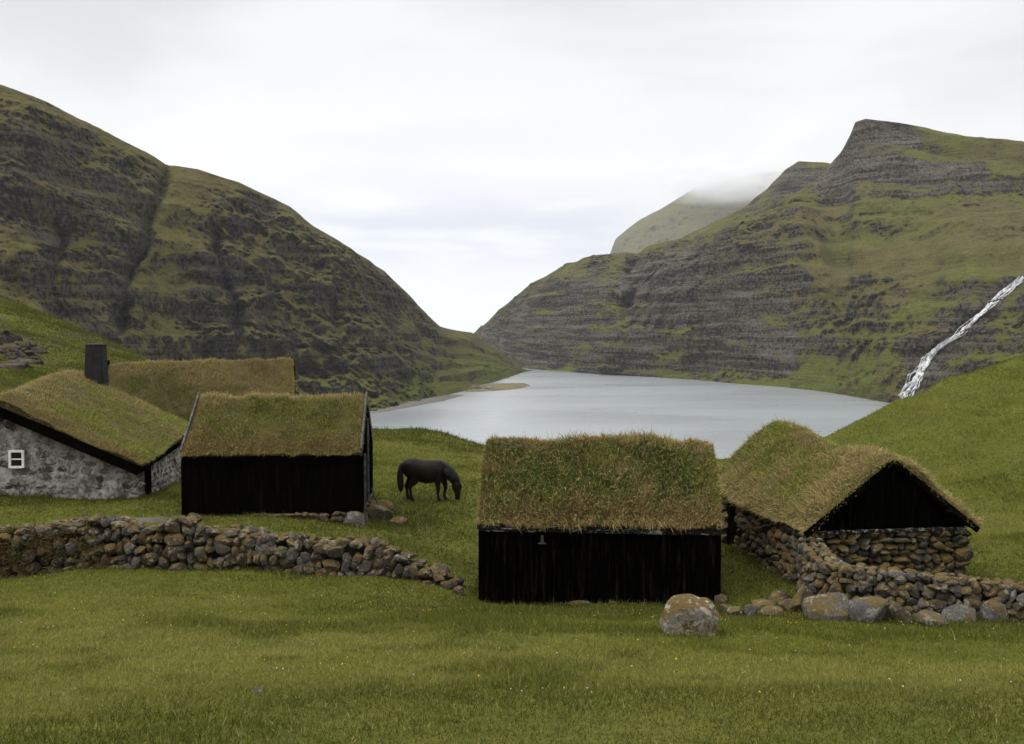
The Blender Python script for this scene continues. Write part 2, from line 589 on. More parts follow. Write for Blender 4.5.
# ------------------------------------------------------------------ mountains
def mountain(name, mat, foot, crest, prof, nu, nv, gullies=(), terr=12.0, tamp=0.8, rough=1.0, seed=0, back=0.35, calm=None, veg=None):
    """foot: [(px, Y)] on the lake; crest: [(px, py, Y)]; prof(px) -> profile points"""
    fpx, fY = np.array([f[0] for f in foot], float), np.array([f[1] for f in foot], float)
    cpx = np.array([c[0] for c in crest], float)
    cz = np.array([at(c[0], c[1], c[2]).z for c in crest]); cY = np.array([c[2] for c in crest], float)
    px = np.linspace(cpx[0], cpx[-1], nu)
    v = np.concatenate([np.linspace(0, 1, nv), 1 + np.linspace(0.02, back, 14)])
    Yf = np.interp(px, fpx, fY)[:, None]; Yc = np.interp(px, cpx, cY)[:, None]
    Zc = np.interp(px, cpx, cz)[:, None]
    V = np.repeat(v[None], nu, 0)
    Y = Yf + (Yc - Yf) * V
    wv = 0.05 * fbm(px[:, None] / 42 + 0 * V, V * 2.2, octv=3, seed=seed + 31) * np.clip(6 * V * (1 - V), 0, 1)
    PR = np.stack([np.interp(np.clip(np.minimum(v, 1) + wv[i], 0, 1), *prof(p)) for i, p in enumerate(px)])
    over = np.maximum(V - 1, 0)
    Z = -3 + (Zc + 3) * PR - (Zc + 3) * (0.25 * over + 1.6 * over ** 2)
    X = (px[:, None] - 512) / F_PX * Y
    # strata: cliffs and ledges alternate with height
    tap = 1 - 0.8 * sstep(0.86, 1.0, V)
    mask = 0.5 + 0.5 * fbm(X / 85, Y / 85, Z / 50, 3, seed + 1)
    t = Z / terr + 0.9 * fbm(X / 150, Y / 150, octv=3, seed=seed + 2) + 0.01 * X / terr
    fl = np.floor(t); r = t - fl
    st = fl + sstep(0.25, 0.75, r) * 0.9 + 0.1 * r
    dz = (st - t) * terr * tamp * sstep(0.25, 0.6, mask)
    t2 = Z / (terr * 0.37) + 1.3 * fbm(X / 60, Y / 60, octv=2, seed=seed + 4)
    r2 = t2 - np.floor(t2)
    mask2 = sstep(-.1, .5, fbm(X / 30, Y / 30, Z / 22, 3, seed + 6))
    dz2 = (np.floor(t2) + sstep(0.3, 0.7, r2) - t2) * terr * 0.37 * 0.8 * mask2 * sstep(0.3, 0.65, 0.5 + 0.5 * fbm(X / 45, Y / 45, Z / 25, 2, seed + 5))
    Z = Z + (dz + dz2) * tap * sstep(0.0, 0.05, V)
    # buttresses, gullies and broken rock
    rg = 1 - np.abs(fbm(X / 55, Y / 150, Z / 260, 4, seed + 7)) * 2
    crag = 1 - 2 * np.abs(fbm(X / 20, Y / 20, Z / 22, 3, seed + 9))
    tilt = Z + 0.03 * X + 5 * fbm(X / 90, Y / 90, octv=2, seed=seed + 15)
    ledge = fbm(X / 70, Y / 70, tilt / 6.5, 3, seed + 13, 0.6)
    bold = 0.45 + 0.9 * sstep(-0.25, 0.35, fbm(X / 110, Y / 110, Z / 70, 3, seed + 14))
    push = rough * (10.0 * fbm(X / 75, Y / 75, Z / 90, 3, seed + 8) + 5.0 * (rg - 0.5)
                    + 7.0 * (np.abs(fbm(X / 38, Y / 60, Z / 160, 3, seed + 22)) * 2.4 - 0.6) + bold * (5.0 * ledge - 6.0 * crag + 6.0 * fbm(X / 8, Y / 8, Z / 7, 3, seed + 16, 0.65) + 2.6 * fbm(X / 3.2, Y / 3.2, Z / 2.6, 2, seed + 10)))
    push = push + rough * bold * 2.6 * fbm(X / 6, Y / 40, Z / 45, 3, seed + 19, 0.6)
    if calm is not None:
        push = push * calm(px[:, None], V)
    for pts, w, depth in gullies:
        gpy = np.array([p[1] for p in pts], float); gpx = np.array([p[0] for p in pts], float)
        o = np.argsort(gpy)
        PY = HORIZON - (Z - CAM_Z) / Y * F_PX
        c = np.interp(PY, gpy[o], gpx[o])
        wob = 7 * fbm(PY / 16, PY * 0 + w, octv=3, seed=seed + 12)
        inside = sstep(gpy.min() - 8, gpy.min() + 6, PY) * (1 - sstep(gpy.max() - 6, gpy.max() + 14, PY))
        push = push + depth * inside * (0.6 + 0.8 * sstep(-.4, .4, fbm(X / 18, Y / 18, Z / 14, 2, seed + 18))) * np.exp(-np.abs((px[:, None] - c + wob) / w) ** 1.3)
    push = push * tap * sstep(0, 0.04, V)
    dirx = X / np.hypot(X, Y); diry = Y / np.hypot(X, Y)
    X = X + push * dirx * 0.8
    Y = Y + push * diry * 0.8
    Z = Z - 0.25 * np.minimum(push, 6) * tap
    me = mesh_np(name, np.stack([X, Y, Z], -1).reshape(-1, 3), [grid_faces(nu, len(v))])
    vg = (veg(px[:, None] + 0 * V, V, X, Y, Z) if veg else 0 * V) - 0.5 * sstep(1.0, 7.0, push * 1.0) * sstep(.2, .6, 0.5 + 0.5 * ledge)
    at_ = me.attributes.new('veg', 'FLOAT', 'POINT')
    at_.data.foreach_set('value', np.ascontiguousarray(vg, np.float32).ravel())
    return tag(link(name, me, mat), kind='structure')


left_prof = lambda p: ([0, .10, .22, .30, .325, .42, .445, .56, .60, .71, .735, .88, 1], [0, .04, .15, .21, .31, .375, .45, .545, .65, .72, .81, .92, 1])
mountain('left_mountain', M['left'],
         [(-380, 250), (0, 300), (200, 415), (300, 460), (375, 488), (440, 578), (465, 640), (500, 765), (522, 925), (536, 985)],
         [(-380, 20, 400), (-150, 45, 440), (0, 82, 470), (50, 101, 485), (100, 126, 500), (150, 153, 520), (168, 164, 526), (200, 169, 540), (240, 181, 560),
          (290, 206, 585), (315, 226, 600), (340, 241, 612), (385, 271, 640), (410, 296, 665), (440, 326, 730), (455, 330, 780), (472, 333, 820), (500, 350, 900), (522, 368, 960), (536, 373, 1000)],
         left_prof, 760, 300,
         veg=lambda p, v, X, Y, Z: 0.40 * sstep(425, 470, p) + 0.30 * (1 - sstep(.08, .2, v)) + 0.6 * np.exp(-((p - 172) / 14) ** 2) * sstep(.78, .9, v) + 0.17 * np.exp(-((p - 105 - 67 * v - 27) / 24) ** 2) + 0.06
         - 0.30 * np.exp(-((v - .72 + .0006 * p) / .05) ** 2) * (1 - sstep(150, 170, p)) + 0.22 * fbm(X / 45, Y / 45, Z / 45, 3, 44),
         gullies=[([(172, 165), (155, 215), (135, 270), (118, 330)], 5, 14), ([(215, 240), (232, 290), (245, 345)], 4, 10),
                  ([(60, 230), (58, 330)], 5, 7), ([(330, 300), (345, 380)], 5, 6)], terr=23, tamp=0.35, seed=40, calm=lambda p, v: (1 - 0.6 * sstep(428, 462, p)) * (1 - 0.55 * np.exp(-((p - 105 - 67 * v - 27) / 22) ** 2)))


def right_prof(p):
    k = float(sstep(790, 850, p))
    a = np.interp(np.linspace(0, 1, 41), [0, .05, .085, .14, .165, .24, .265, .5, .8, 1], [0, .07, .26, .34, .50, .57, .68, .80, .94, 1])
    b = np.interp(np.linspace(0, 1, 41), [0, .05, .12, .30, .62, .835, .852, .925, .94, 1], [0, .05, .16, .34, .60, .745, .845, .885, .975, 1])
    return np.linspace(0, 1, 41), a * (1 - k) + b * k


mountain('right_mountain', M['right'],
         [(430, 1500), (475, 1380), (505, 1150), (530, 1020), (565, 960), (600, 900), (650, 851), (700, 790), (740, 735), (790, 690), (830, 635), (880, 558), (950, 480), (1024, 420), (1200, 330), (1400, 270)],
         [(430, 362, 1540), (475, 333, 1450), (500, 309, 1350), (530, 284, 1250), (565, 265, 1180), (600, 255, 1120), (625, 252, 1085), (636, 253, 1080), (650, 245, 1080), (690, 237, 1060), (720, 223, 1050),
          (750, 214, 1040), (780, 201, 1020), (800, 190, 1000), (820, 174, 980), (838, 152, 960), (847, 136, 950), (852, 122, 942), (862, 119, 935), (880, 121, 928), (900, 124, 920), (940, 132, 900), (980, 138, 880),
          (1024, 143, 860), (1200, 155, 800), (1400, 165, 750)],
         right_prof, 820, 320,
         veg=lambda p, v, X, Y, Z: -0.16 * (1 - sstep(700, 780, p)) * (1 - sstep(.5, .75, v)) + 0.30 * (1 - sstep(700, 780, p)) * sstep(.62, .85, v)
         + 0.22 * sstep(730, 800, p) * sstep(.24, .36, v) * (1 - sstep(.70, .80, v)) + 0.34 * np.exp(-((p - 800 - 60 * (1 - v)) / 55) ** 2) * (1 - sstep(.3, .5, v))
         - 0.55 * sstep(800, 820, p) * (1 - sstep(920, 1010, p)) * sstep(.80, .825, v) * (1 - sstep(.865, .88, v)) - 0.6 * sstep(838, 848, p) * (1 - sstep(890, 930, p)) * sstep(.90, .92, v)
         + 0.3 * sstep(905, 960, p) * sstep(.86, .9, v) + 0.32 * (1 - sstep(.02, .09, v + .05 * fbm(p / 30, v * 0, octv=2, seed=90))) + 0.30 * np.exp(-((p - 605) / 34) ** 2) * (1 - sstep(.12, .3, v)) + 0.25 * fbm(X / 60, Y / 60, Z / 40, 3, 88)
         - 0.6 * np.exp(-((p - np.interp(HORIZON - (Z - CAM_Z) / Y * F_PX, [243, 276, 294, 321, 346, 363, 399], [1075, 1024, 1000, 972, 940, 925, 902])) / 15) ** 2) * sstep(880, 900, p),
         gullies=[([(634, 252), (632, 290), (624, 322)], 6, 24), ([(628, 318), (612, 350), (598, 376)], 26, -16), ([(905, 395), (935, 345), (985, 305), (1030, 275)], 7, 6), ([(700, 300), (715, 385)], 6, 8)],
         terr=21, tamp=0.6, seed=80, calm=lambda p, v: 1 - 0.5 * sstep(720, 820, p) * sstep(.2, .34, v) * (1 - sstep(.74, .8, v)))
flat_prof = lambda p: ([0, .3, .7, .9, 1], [0, .3, .72, .92, 1])
mountain('middle_ridge', M['right'],
         [(600, 1260), (900, 1230)],
         [(600, 300, 1500), (660, 248, 1500), (700, 228, 1500), (740, 209, 1480), (765, 189, 1455), (782, 171, 1430), (796, 161, 1420), (822, 162, 1420), (850, 168, 1420), (900, 185, 1420)],
         flat_prof, 260, 120, terr=16, seed=120)
mountain('far_hill', M['far'],
         [(570, 3100), (960, 3100)],
         [(570, 300, 4000), (604, 268, 4000), (611, 250, 4000), (615, 239, 4000), (628, 228, 4000), (640, 219, 4000), (660, 209, 4000), (676, 199, 4000), (690, 190, 4000), (720, 182, 4000), (760, 172, 4000), (800, 172, 4000), (960, 200, 4000)],
         flat_prof, 220, 100, terr=30, tamp=0.6, rough=1.3, seed=150)


# the spit and the gravel beach under the left mountain
def shore_patch(name, outline, height, mat, seed):
    pts = [at(px, py, 40.0 / ((py - HORIZON) / F_PX)) for px, py in outline]
    c = sum(pts, Vector()) / len(pts)
    n, ring = len(pts), 7
    vs_, fs = [], []
    for k in range(ring):
        s = 1 - k / ring
        h = height * (1 - s ** 3) - (0.6 if k == 0 else 0)
        for p in pts:
            q = c + (p - c) * s
            vs_.append((q.x, q.y, h + 0.25 * float(vnoise(q.x / 9, q.y / 9, seed=seed)) * (k > 0)))
    vs_.append((c.x, c.y, height))
    for k in range(ring - 1):
        for i in range(n):
            j = (i + 1) % n
            fs.append((k * n + i, k * n + j, (k + 1) * n + j, (k + 1) * n + i))
    for i in range(n):
        fs.append(((ring - 1) * n + i, (ring - 1) * n + (i + 1) % n, ring * n))
    me = bpy.data.meshes.new(name)
    me.from_pydata(vs_, [], fs)
    for p in me.polygons:
        p.use_smooth = True
    tag(link(name, me, mat), kind='structure')


shore_patch('spit', [(462, 392.6), (478, 392.2), (495, 391.2), (512, 390.0), (525, 388.2), (533, 385.6), (528, 383.4), (515, 383.6), (500, 384.0), (480, 384.6), (466, 388)], 1.7, M['spit'], 3)
shore_patch('beach', [(360, 415.5), (385, 412.5), (405, 408.6), (425, 404.8), (445, 401.2), (470, 394.2), (455, 394.5), (430, 399.0), (405, 402.5), (380, 405.5), (360, 408)], 1.3, M['sand'], 4)


# the waterfall lies on the rock of the right mountain
def build_waterfall():
    rm = bpy.data.objects['right_mountain'].data
    nv_ = len(rm.vertices)
    co = np.empty(nv_ * 3, np.float32); rm.vertices.foreach_get('co', co)
    bv = BVHTree.FromPolygons([tuple(c) for c in co.reshape(-1, 3)], [tuple(p.vertices) for p in rm.polygons])
    o = Vector((0, 0, CAM_Z))
    V_, F_ = [], []

    def strand(pts, seed):
        px = np.array([p[0] for p in pts], float); py = np.array([p[1] for p in pts], float); w = np.array([p[2] for p in pts], float)
        s = np.linspace(0, len(pts) - 1, 26 * (len(pts) - 1))
        k = np.arange(len(pts))
        jx = 0.9 * fbm(s * 3.1, s * 0 + seed, octv=3, seed=seed); jw = 1 + 0.9 * fbm(s * 5.0, s * 0, octv=3, seed=seed + 3)
        start = len(V_)
        rows = 0
        last = None
        for a, b, ww in zip(np.interp(s, k, px) + jx, np.interp(s, k, py), np.interp(s, k, w) * jw):
            d = (at(a, b, 100.0) - o).normalized()
            hit, nrm, idx, dist = bv.ray_cast(o, d)
            if hit is None:
                continue
            if last is not None:
                dist = 0.8 * last + 0.2 * dist
            last = dist
            c = o + d * (dist - 4.5)
            half = max(ww, 0.5) * 0.5 * dist / F_PX
            side = Vector((0.76, 0.0, -0.65)).normalized()
            for q, lift in ((-1, -0.35), (-0.5, 0.05), (0, 0.15), (0.5, 0.05), (1, -0.35)):
                V_.append(tuple(c + side * half * q - d * lift))
            rows += 1
        for r in range(rows - 1):
            for q in range(4):
                a0 = start + r * 5 + q
                F_.append((a0, a0 + 1, a0 + 6, a0 + 5))

    spine = [(1075, 243, 9), (1050, 258, 9), (1024, 276, 8), (1010, 287, 8), (1000, 294, 7), (992, 303, 7), (982, 312, 6), (972, 321, 5.5), (962, 331, 5.5), (952, 339, 5),
             (940, 346, 5), (931, 354, 6), (925, 363, 8), (920, 373, 10), (914, 383, 12), (908, 391, 13), (902, 399, 13)]
    rr = np.random.default_rng(12)
    for q in range(16):
        k0 = 0 if q < 8 else int(rr.integers(8, 12))
        ph, pts = rr.uniform(0, 50), []
        for n_, (a, b, w_) in enumerate(spine[k0:]):
            e = float(fbm(np.array([n_ * 0.45 + ph]), np.array([q * 7.7]), octv=2, seed=31)[0]) * 1.1
            e = (-1 + 2 * ((q * 5) % 16) / 15) * (0.55 + 0.45 * math.sin(n_ * 1.7 + 0.6)) + e + rr.uniform(-.2, .2)
            pts.append((a + e * w_ * 0.34, b + e * w_ * 0.40, rr.uniform(0.5, 1.6)))
        strand(pts, 100 + q)
    me = bpy.data.meshes.new('waterfall')
    me.from_pydata(V_, [], F_)
    for p in me.polygons:
        p.use_smooth = True
    tag(link('waterfall', me, M['fall']), 'white waterfall tumbling down the dark rock of the right mountain', 'waterfall')


build_waterfall()


# ------------------------------------------------------------------ stones
def ico(sub):
    bm = bmesh.new()
    bmesh.ops.create_icosphere(bm, subdivisions=sub, radius=1.0)
    v = np.array([q.co[:] for q in bm.verts]); f = np.array([[q.index for q in p.verts] for p in bm.faces])
    bm.free()
    return v, f


ICO = {k: ico(k) for k in (2, 3, 4)}
GREYS = np.array([(0.090, 0.078, 0.062), (0.066, 0.054, 0.042), (0.120, 0.107, 0.090), (0.052, 0.043, 0.034), (0.078, 0.055, 0.032), (0.095, 0.066, 0.032), (0.045, 0.036, 0.028)])


def rocks(C, S, R, rng, sub=2, planes=13, pal=None, pw=None, lump=0.07):
    """C (N,3) centres, S (N,3) half sizes, R (N,3,3) rotations"""
    v, f = ICO[sub]
    N = len(C)
    P = np.repeat(v[None], N, 0) * 1.12
    P = np.sign(P) * np.abs(P) ** 0.82
    for k in range(planes):
        D = rng.normal(size=(N, 3)); D /= np.linalg.norm(D, axis=1)[:, None]
        d = rng.uniform(0.58, 0.98, N)
        ov = np.maximum(0, np.einsum('nij,nj->ni', P, D) - d[:, None])
        P = P - 0.9 * ov[..., None] * D[:, None, :]
    off = rng.uniform(0, 50, (N, 1))
    nn = fbm(P[..., 0] * 1.8 + off, P[..., 1] * 1.8, P[..., 2] * 1.8, 3, 5)
    P = P * (1 + lump * 2 * nn[..., None])
    P = P * S[:, None, :]
    P = np.einsum('nij,nkj->nki', R, P) + C[:, None, :]
    pal = GREYS if pal is None else pal
    cc = pal[rng.choice(len(pal), N, p=pw)] * rng.uniform(0.6, 1.3, (N, 1))
    cols = np.repeat(cc[:, None], v.shape[0], 1)
    F = (f[None] + (np.arange(N) * len(v))[:, None, None]).reshape(-1, 3)
    return P.reshape(-1, 3), F, cols.reshape(-1, 3)


def rotz_tilt(N, rz, rng, tilt=0.18):
    a = np.asarray(rz) + np.zeros(N)
    out = np.zeros((N, 3, 3))
    for i in range(N):
        m = Matrix.Rotation(a[i], 3, 'Z') @ Matrix.Rotation(rng.normal(0, tilt), 3, 'Y') @ Matrix.Rotation(rng.normal(0, tilt), 3, 'X')
        out[i] = np.array(m)
    return out


def pack_face(width, top_fn, size, rng, bottom=0.0, squash=0.72):
    """rows of stones over a face: list of (s, z, half_w, half_h)"""
    out = []
    nrow = int(6.0 / size) + 4
    z = bottom
    zmax = max(top_fn(s) for s in np.linspace(0, width, 30))
    while z < zmax:
        h = size * squash * rng.uniform(0.75, 1.25)
        s = -rng.uniform(0, size * 0.6)
        while s < width:
            w = size * rng.uniform(0.65, 1.55)
            c = s + w / 2
            zz = z + h / 2 + rng.normal(0, h * 0.10)
            if 0 <= c <= width and zz + h * 0.25 < top_fn(c):
                k = rng.uniform(0.85, 1.2)
                out.append((c, zz, w / 2 * 1.20, h / 2 * k * 1.25))
            s += w
        z += h * 0.96
    return out


class Stones:
    def __init__(self, seed):
        self.rng = np.random.default_rng(seed)
        self.C, self.S, self.A = [], [], []

    def add(self, c, s, a):
        self.C.append(c); self.S.append(s); self.A.append(a)

    def face(self, p0, p1, top_fn, size, bottom, depth, out_n, squash=0.72):
        """stones on the vertical face p0 -> p1; top_fn(s) and bottom are absolute heights"""
        p0, p1 = Vector(p0), Vector(p1)
        d = p1 - p0; L = d.length; d.normalize()
        ang = math.atan2(d.y, d.x)
        for s, z, hw, hh in pack_face(L, top_fn, size, self.rng, bottom, squash):
            q = p0 + d * s + Vector(out_n) * self.rng.uniform(-0.05, 0.03)
            self.add((q.x, q.y, z), (hw, depth * self.rng.uniform(0.85, 1.2), hh), ang + self.rng.normal(0, 0.12))

    def data(self, tilt=0.3, **kw):
        N = len(self.C)
        return rocks(np.array(self.C), np.array(self.S), rotz_tilt(N, np.array(self.A), self.rng, tilt), self.rng, **kw)


def join(parts):
    """parts: list of (V, F, colours) -> one"""
    V, F, Cc, n = [], [], [], 0
    for v, f, c in parts:
        V.append(v); F.append(f + n); Cc.append(c); n += len(v)
    return np.concatenate(V), np.concatenate(F), np.concatenate(Cc)


# ------------------------------------------------------------------ grass
def blades(name, root, up, L, W, bend, colr, parent=None, seg=2, kind='stuff', mat=None):
    """root, up, bend: (N,3); L, W: (N,); colr (N,3)"""
    N = len(root)
    a = RNG.uniform(0, 2 * math.pi, N)
    side = np.stack([np.cos(a), np.sin(a), np.zeros(N)], 1)
    side = side - (side * up).sum(1)[:, None] * up
    side *= (W * 0.5 / np.maximum(np.linalg.norm(side, axis=1), 1e-3))[:, None]
    tip = root + (up + bend) * L[:, None]
    if seg == 1:
        V = np.stack([root - side, root + side, tip], 1).reshape(-1, 3)
        F = [np.arange(3 * N).reshape(N, 3)]
        c = np.repeat(colr, 3, 0)
    else:
        mid = root + (up * 0.62 + bend * 0.28) * L[:, None]
        tip = root + (up * 0.9 + bend) * L[:, None]
        V = np.stack([root - side, root + side, mid + side * 0.75, mid - side * 0.75, tip], 1).reshape(-1, 3)
        b = np.arange(N)[:, None] * 5
        F = [b + np.array([[0, 1, 2, 3]]), b + np.array([[3, 2, 4]])]
        c = np.repeat(colr, 5, 0)
    o = link(name, mesh_np(name, V, F, smooth=False, colors=c), mat or M['grass'], parent)
    if kind:
        o['kind'] = kind
    return o


def pick(n, cols):
    return np.array(cols)[RNG.integers(0, len(cols), n)]


def lerp(a, b, t):
    return a + (b - a) * t[:, None]


# ------------------------------------------------------------------ turf roofs
def turf_roof(parent, L, dh, eave, ridge, thick, n_blades, scheme, sag=None, seed=0, blade=0.2, roundness=0.06, name='turf_roof', steep=0.0):
    """ridge along local x; rises from y=-dh and y=+dh to the ridge"""
    sag = sag or (lambda x, v: 0 * x)

    def S(x, v):
        f = (np.sqrt(v * v + roundness ** 2) - roundness) / (math.sqrt(1 + roundness ** 2) - roundness)
        f = f + steep * f * (1 - f)
        z = ridge - (ridge - eave) * f + sag(x, v)
        z = z + 0.07 * fbm(x / 0.9, v * dh / 0.9, octv=3, seed=seed) + 0.07 * fbm(x / 0.32, v * dh / 0.32, octv=2, seed=seed + 1)
        e = np.minimum(1 - np.abs(v), (L / 2 - np.abs(x)) / dh)
        z = z - 0.10 * (1 - sstep(0, 0.10, e))
        return z

    nu, nv = 70, 61
    xs, vs_ = np.linspace(-L / 2, L / 2, nu), np.linspace(-1, 1, nv)
    X, V = np.meshgrid(xs, vs_, indexing='ij')
    wob = 0.05 * fbm(X / 0.5, V * 3, octv=2, seed=seed + 2)
    Yo = V * dh * (1 + 0.012 * fbm(X / 0.4, V * 2, octv=2, seed=seed + 4))
    Xo = X + wob * (np.abs(X) > L / 2 - 0.2)
    Zo = S(X, V)
    top = np.stack([Xo, Yo, Zo], -1).reshape(-1, 3)
    Zi = ridge - (ridge - eave) * np.abs(V) + sag(X, V) - thick
    bot = np.stack([X * 0.992, V * dh * 0.985, Zi], -1).reshape(-1, 3)
    n = nu * nv
    gf = grid_faces(nu, nv)
    idx = np.arange(n).reshape(nu, nv)
    ring = np.concatenate([idx[0, :], idx[1:, -1], idx[-1, -2::-1], idx[-2:0:-1, 0]])
    nxt = np.roll(ring, -1)
    sides = np.stack([ring, ring + n, nxt + n, nxt], 1)
    me = mesh_np(name, np.concatenate([top, bot]), [gf, gf[:, ::-1] + n, sides])
    roof = link(name, me, M['turf'], parent)
    # grass growing on it
    N = n_blades
    x = RNG.uniform(-L / 2, L / 2, N)
    v = RNG.uniform(-1, 1, N)
    ke = int(N * 0.16)          # thicker along the eaves and verges
    v[:ke] = np.where(RNG.random(ke) < 0.6, -1, 1) * (1 - np.abs(RNG.normal(0, 0.03, ke)))
    kv = int(N * 0.14)
    x[ke:ke + kv] = np.where(RNG.random(kv) < 0.5, -1, 1) * (L / 2 - np.abs(RNG.normal(0, 0.06, kv)))
    v = np.clip(v, -1, 1); x = np.clip(x, -L / 2, L / 2)
    e = 0.03
    z = S(x, v)
    dzdx = (S(x + e, v) - S(x - e, v)) / (2 * e)
    dzdy = (S(x, v + e / dh) - S(x, v - e / dh)) / (2 * e)
    nrm = np.stack([-dzdx, -dzdy, np.ones(N)], 1); nrm /= np.linalg.norm(nrm, axis=1)[:, None]
    down = np.stack([0 * x, np.sign(v), 0 * x - 0.8], 1)
    root = np.stack([x, v * dh, z - 0.02], 1)
    up = nrm * 0.6 + np.array([0, 0, 0.55]) + RNG.normal(0, 0.28, (N, 3))
    edge = sstep(0.90, 1.0, np.abs(v))
    xedge = sstep(L / 2 - 0.12, L / 2, np.abs(x))
    up += down * (edge * 0.22)[:, None] + np.stack([np.sign(x) * xedge * 0.18, 0 * x, -0.1 * xedge], 1)
    up /= np.linalg.norm(up, axis=1)[:, None]
    bend = RNG.normal(0, 0.28, (N, 3)) + down * (0.12 + 0.25 * edge)[:, None]
    bend[:, 2] -= 0.25
    clump = fbm(x / 0.7, v * dh / 0.7, octv=3, seed=seed + 6)
    Lb = blade * RNG.uniform(0.45, 1.3, N) * np.maximum(0.35, 1 + 0.9 * clump)
    tall = RNG.random(N) < 0.012
    Lb = np.where(tall, blade * RNG.uniform(1.5, 2.4, N), Lb)
    km = int(N * 0.035)
    sl = slice(N - km, N)
    sx_ = np.where(RNG.random(km) < 0.5, -1, 1)
    x[sl] = sx_ * (L / 2)
    root[sl, 0] = x[sl] * (1 + 0.004 * RNG.random(km)); root[sl, 1] = v[sl] * dh
    root[sl, 2] = S(x[sl], v[sl]) - RNG.random(km) * thick * 0.9
    u2 = np.stack([sx_ * 0.7, 0.25 * np.sign(v[sl]), 0.05 + 0 * sx_], 1) + RNG.normal(0, 0.35, (km, 3))
    up[sl] = u2 / np.linalg.norm(u2, axis=1)[:, None]
    Lb[sl] = blade * RNG.uniform(0.2, 0.5, km)
    bend[sl] *= 0.6
    c = scheme(x, v, dh, seed)
    Lb = Lb * (1 - 0.45 * np.maximum(edge, xedge) * (RNG.random(N) < 0.85))
    c = np.where(tall[:, None], np.array([[0.26, 0.21, 0.11]]), c) * RNG.uniform(0.9, 1.7, (N, 1))
    W = np.where(tall, 0.008, RNG.uniform(0.010, 0.024, N))
    blades('grass', root, up, Lb, W, bend, c, roof)
    return roof, S


GREEN_A, GREEN_B = np.array([0.130, 0.142, 0.028]), np.array([0.072, 0.096, 0.018])
STRAW, RUST, DKBR = np.array([0.300, 0.228, 0.105]), np.array([0.175, 0.122, 0.044]), np.array([0.095, 0.062, 0.022])


def scheme_weedy(x, v, dh, seed):
    y = v * dh
    n = len(x)
    a = fbm(x / 0.8, y / 0.8, octv=3, seed=seed + 30)
    b = fbm(x / 0.38, y / 0.38, octv=3, seed=seed + 31)
    c = lerp(np.tile(GREEN_A * 1.08, (n, 1)), np.tile(GREEN_B, (n, 1)), sstep(-0.15, 0.35, b))
    c = lerp(c, np.tile(STRAW, (n, 1)), sstep(0.12, 0.36, a) * 0.8)
    c = lerp(c, np.tile(RUST * 1.2, (n, 1)), sstep(0.16, 0.4, -a) * 0.75)
    g2 = fbm(x / 0.55 + 9, y / 0.55, octv=2, seed=seed + 33)
    c = lerp(c, np.tile(GREEN_B * 0.9, (n, 1)), sstep(0.22, 0.4, g2) * 0.9)
    c = lerp(c, np.tile(RUST, (n, 1)), sstep(0.72, 0.95, np.abs(v) + 0.30 * b) * 0.85)
    c = lerp(c, np.tile(STRAW, (n, 1)), (1 - sstep(0.03, 0.16, np.abs(v) + 0.12 * b)) * 0.6)
    k = RNG.random(n) < 0.22
    c[k] = STRAW
    return c


def scheme_olive(x, v, dh, seed):
    y = v * dh
    n = len(x)
    a = fbm(x / 1.1, y / 1.1, octv=3, seed=seed + 30)
    b = fbm(x / 0.45, y / 0.35, octv=3, seed=seed + 31)
    c = lerp(np.tile(GREEN_A * 1.05, (n, 1)), np.tile(np.array([0.175, 0.155, 0.045]), (n, 1)), sstep(-0.05, 0.4, a))
    c = lerp(c, np.tile(GREEN_B * 1.1, (n, 1)), sstep(0.05, 0.4, b) * 0.8)
    c = lerp(c, np.tile(RUST, (n, 1)), sstep(0.74, 0.98, np.abs(v) + 0.28 * a) * 0.75)
    c = lerp(c, np.tile(STRAW, (n, 1)), (1 - sstep(0.04, 0.22, np.abs(v) + 0.12 * b)) * 0.75)
    c = lerp(c, np.tile(STRAW * 0.9, (n, 1)), sstep(2.3, 2.65, np.abs(x) + 0.25 * b) * 0.7)
    k = RNG.random(n) < 0.15
    c[k] = STRAW * 0.9
    return c


def scheme_house(x, v, dh, seed):
    y = v * dh
    a = fbm(x / 1.4, y / 1.4, octv=3, seed=seed + 30)
    b = fbm(x / 0.5, y / 0.5, octv=3, seed=seed + 31)
    c = lerp(np.tile(np.array([0.230, 0.205, 0.068]), (len(x), 1)), np.tile(GREEN_A * 1.3, (len(x), 1)), sstep(-0.2, 0.3, a + 0.5 * (np.abs(v) - 0.45)))
    c = lerp(c, np.tile(STRAW * 0.9, (len(x), 1)), sstep(0.35, 0.0, np.abs(v) + 0.2 * b) * 0.55)
    c = lerp(c, np.tile(RUST, (len(x), 1)), sstep(0.30, 0.48, -x / 6.8 + 0.08 * b) * 0.75)
    k = RNG.random(len(x)) < 0.12
    c[k] = STRAW * 0.8
    return c


def scheme_rust(x, v, dh, seed):
    y = v * dh
    a = fbm(x / 1.3, y / 0.6, octv=3, seed=seed + 30)
    c = lerp(np.tile(np.array([0.235, 0.185, 0.072]), (len(x), 1)), np.tile(DKBR * 1.3, (len(x), 1)), sstep(0.0, 0.35, a) * 0.8)
    c = lerp(c, np.tile(GREEN_B * 0.9, (len(x), 1)), sstep(0.25, 0.75, np.abs(v) - x * 0.10 + 0.35 * a) * 0.85)
    c = lerp(c, np.tile(STRAW, (len(x), 1)), (1 - sstep(0.0, 0.10, np.abs(v))) * 0.7)
    return c


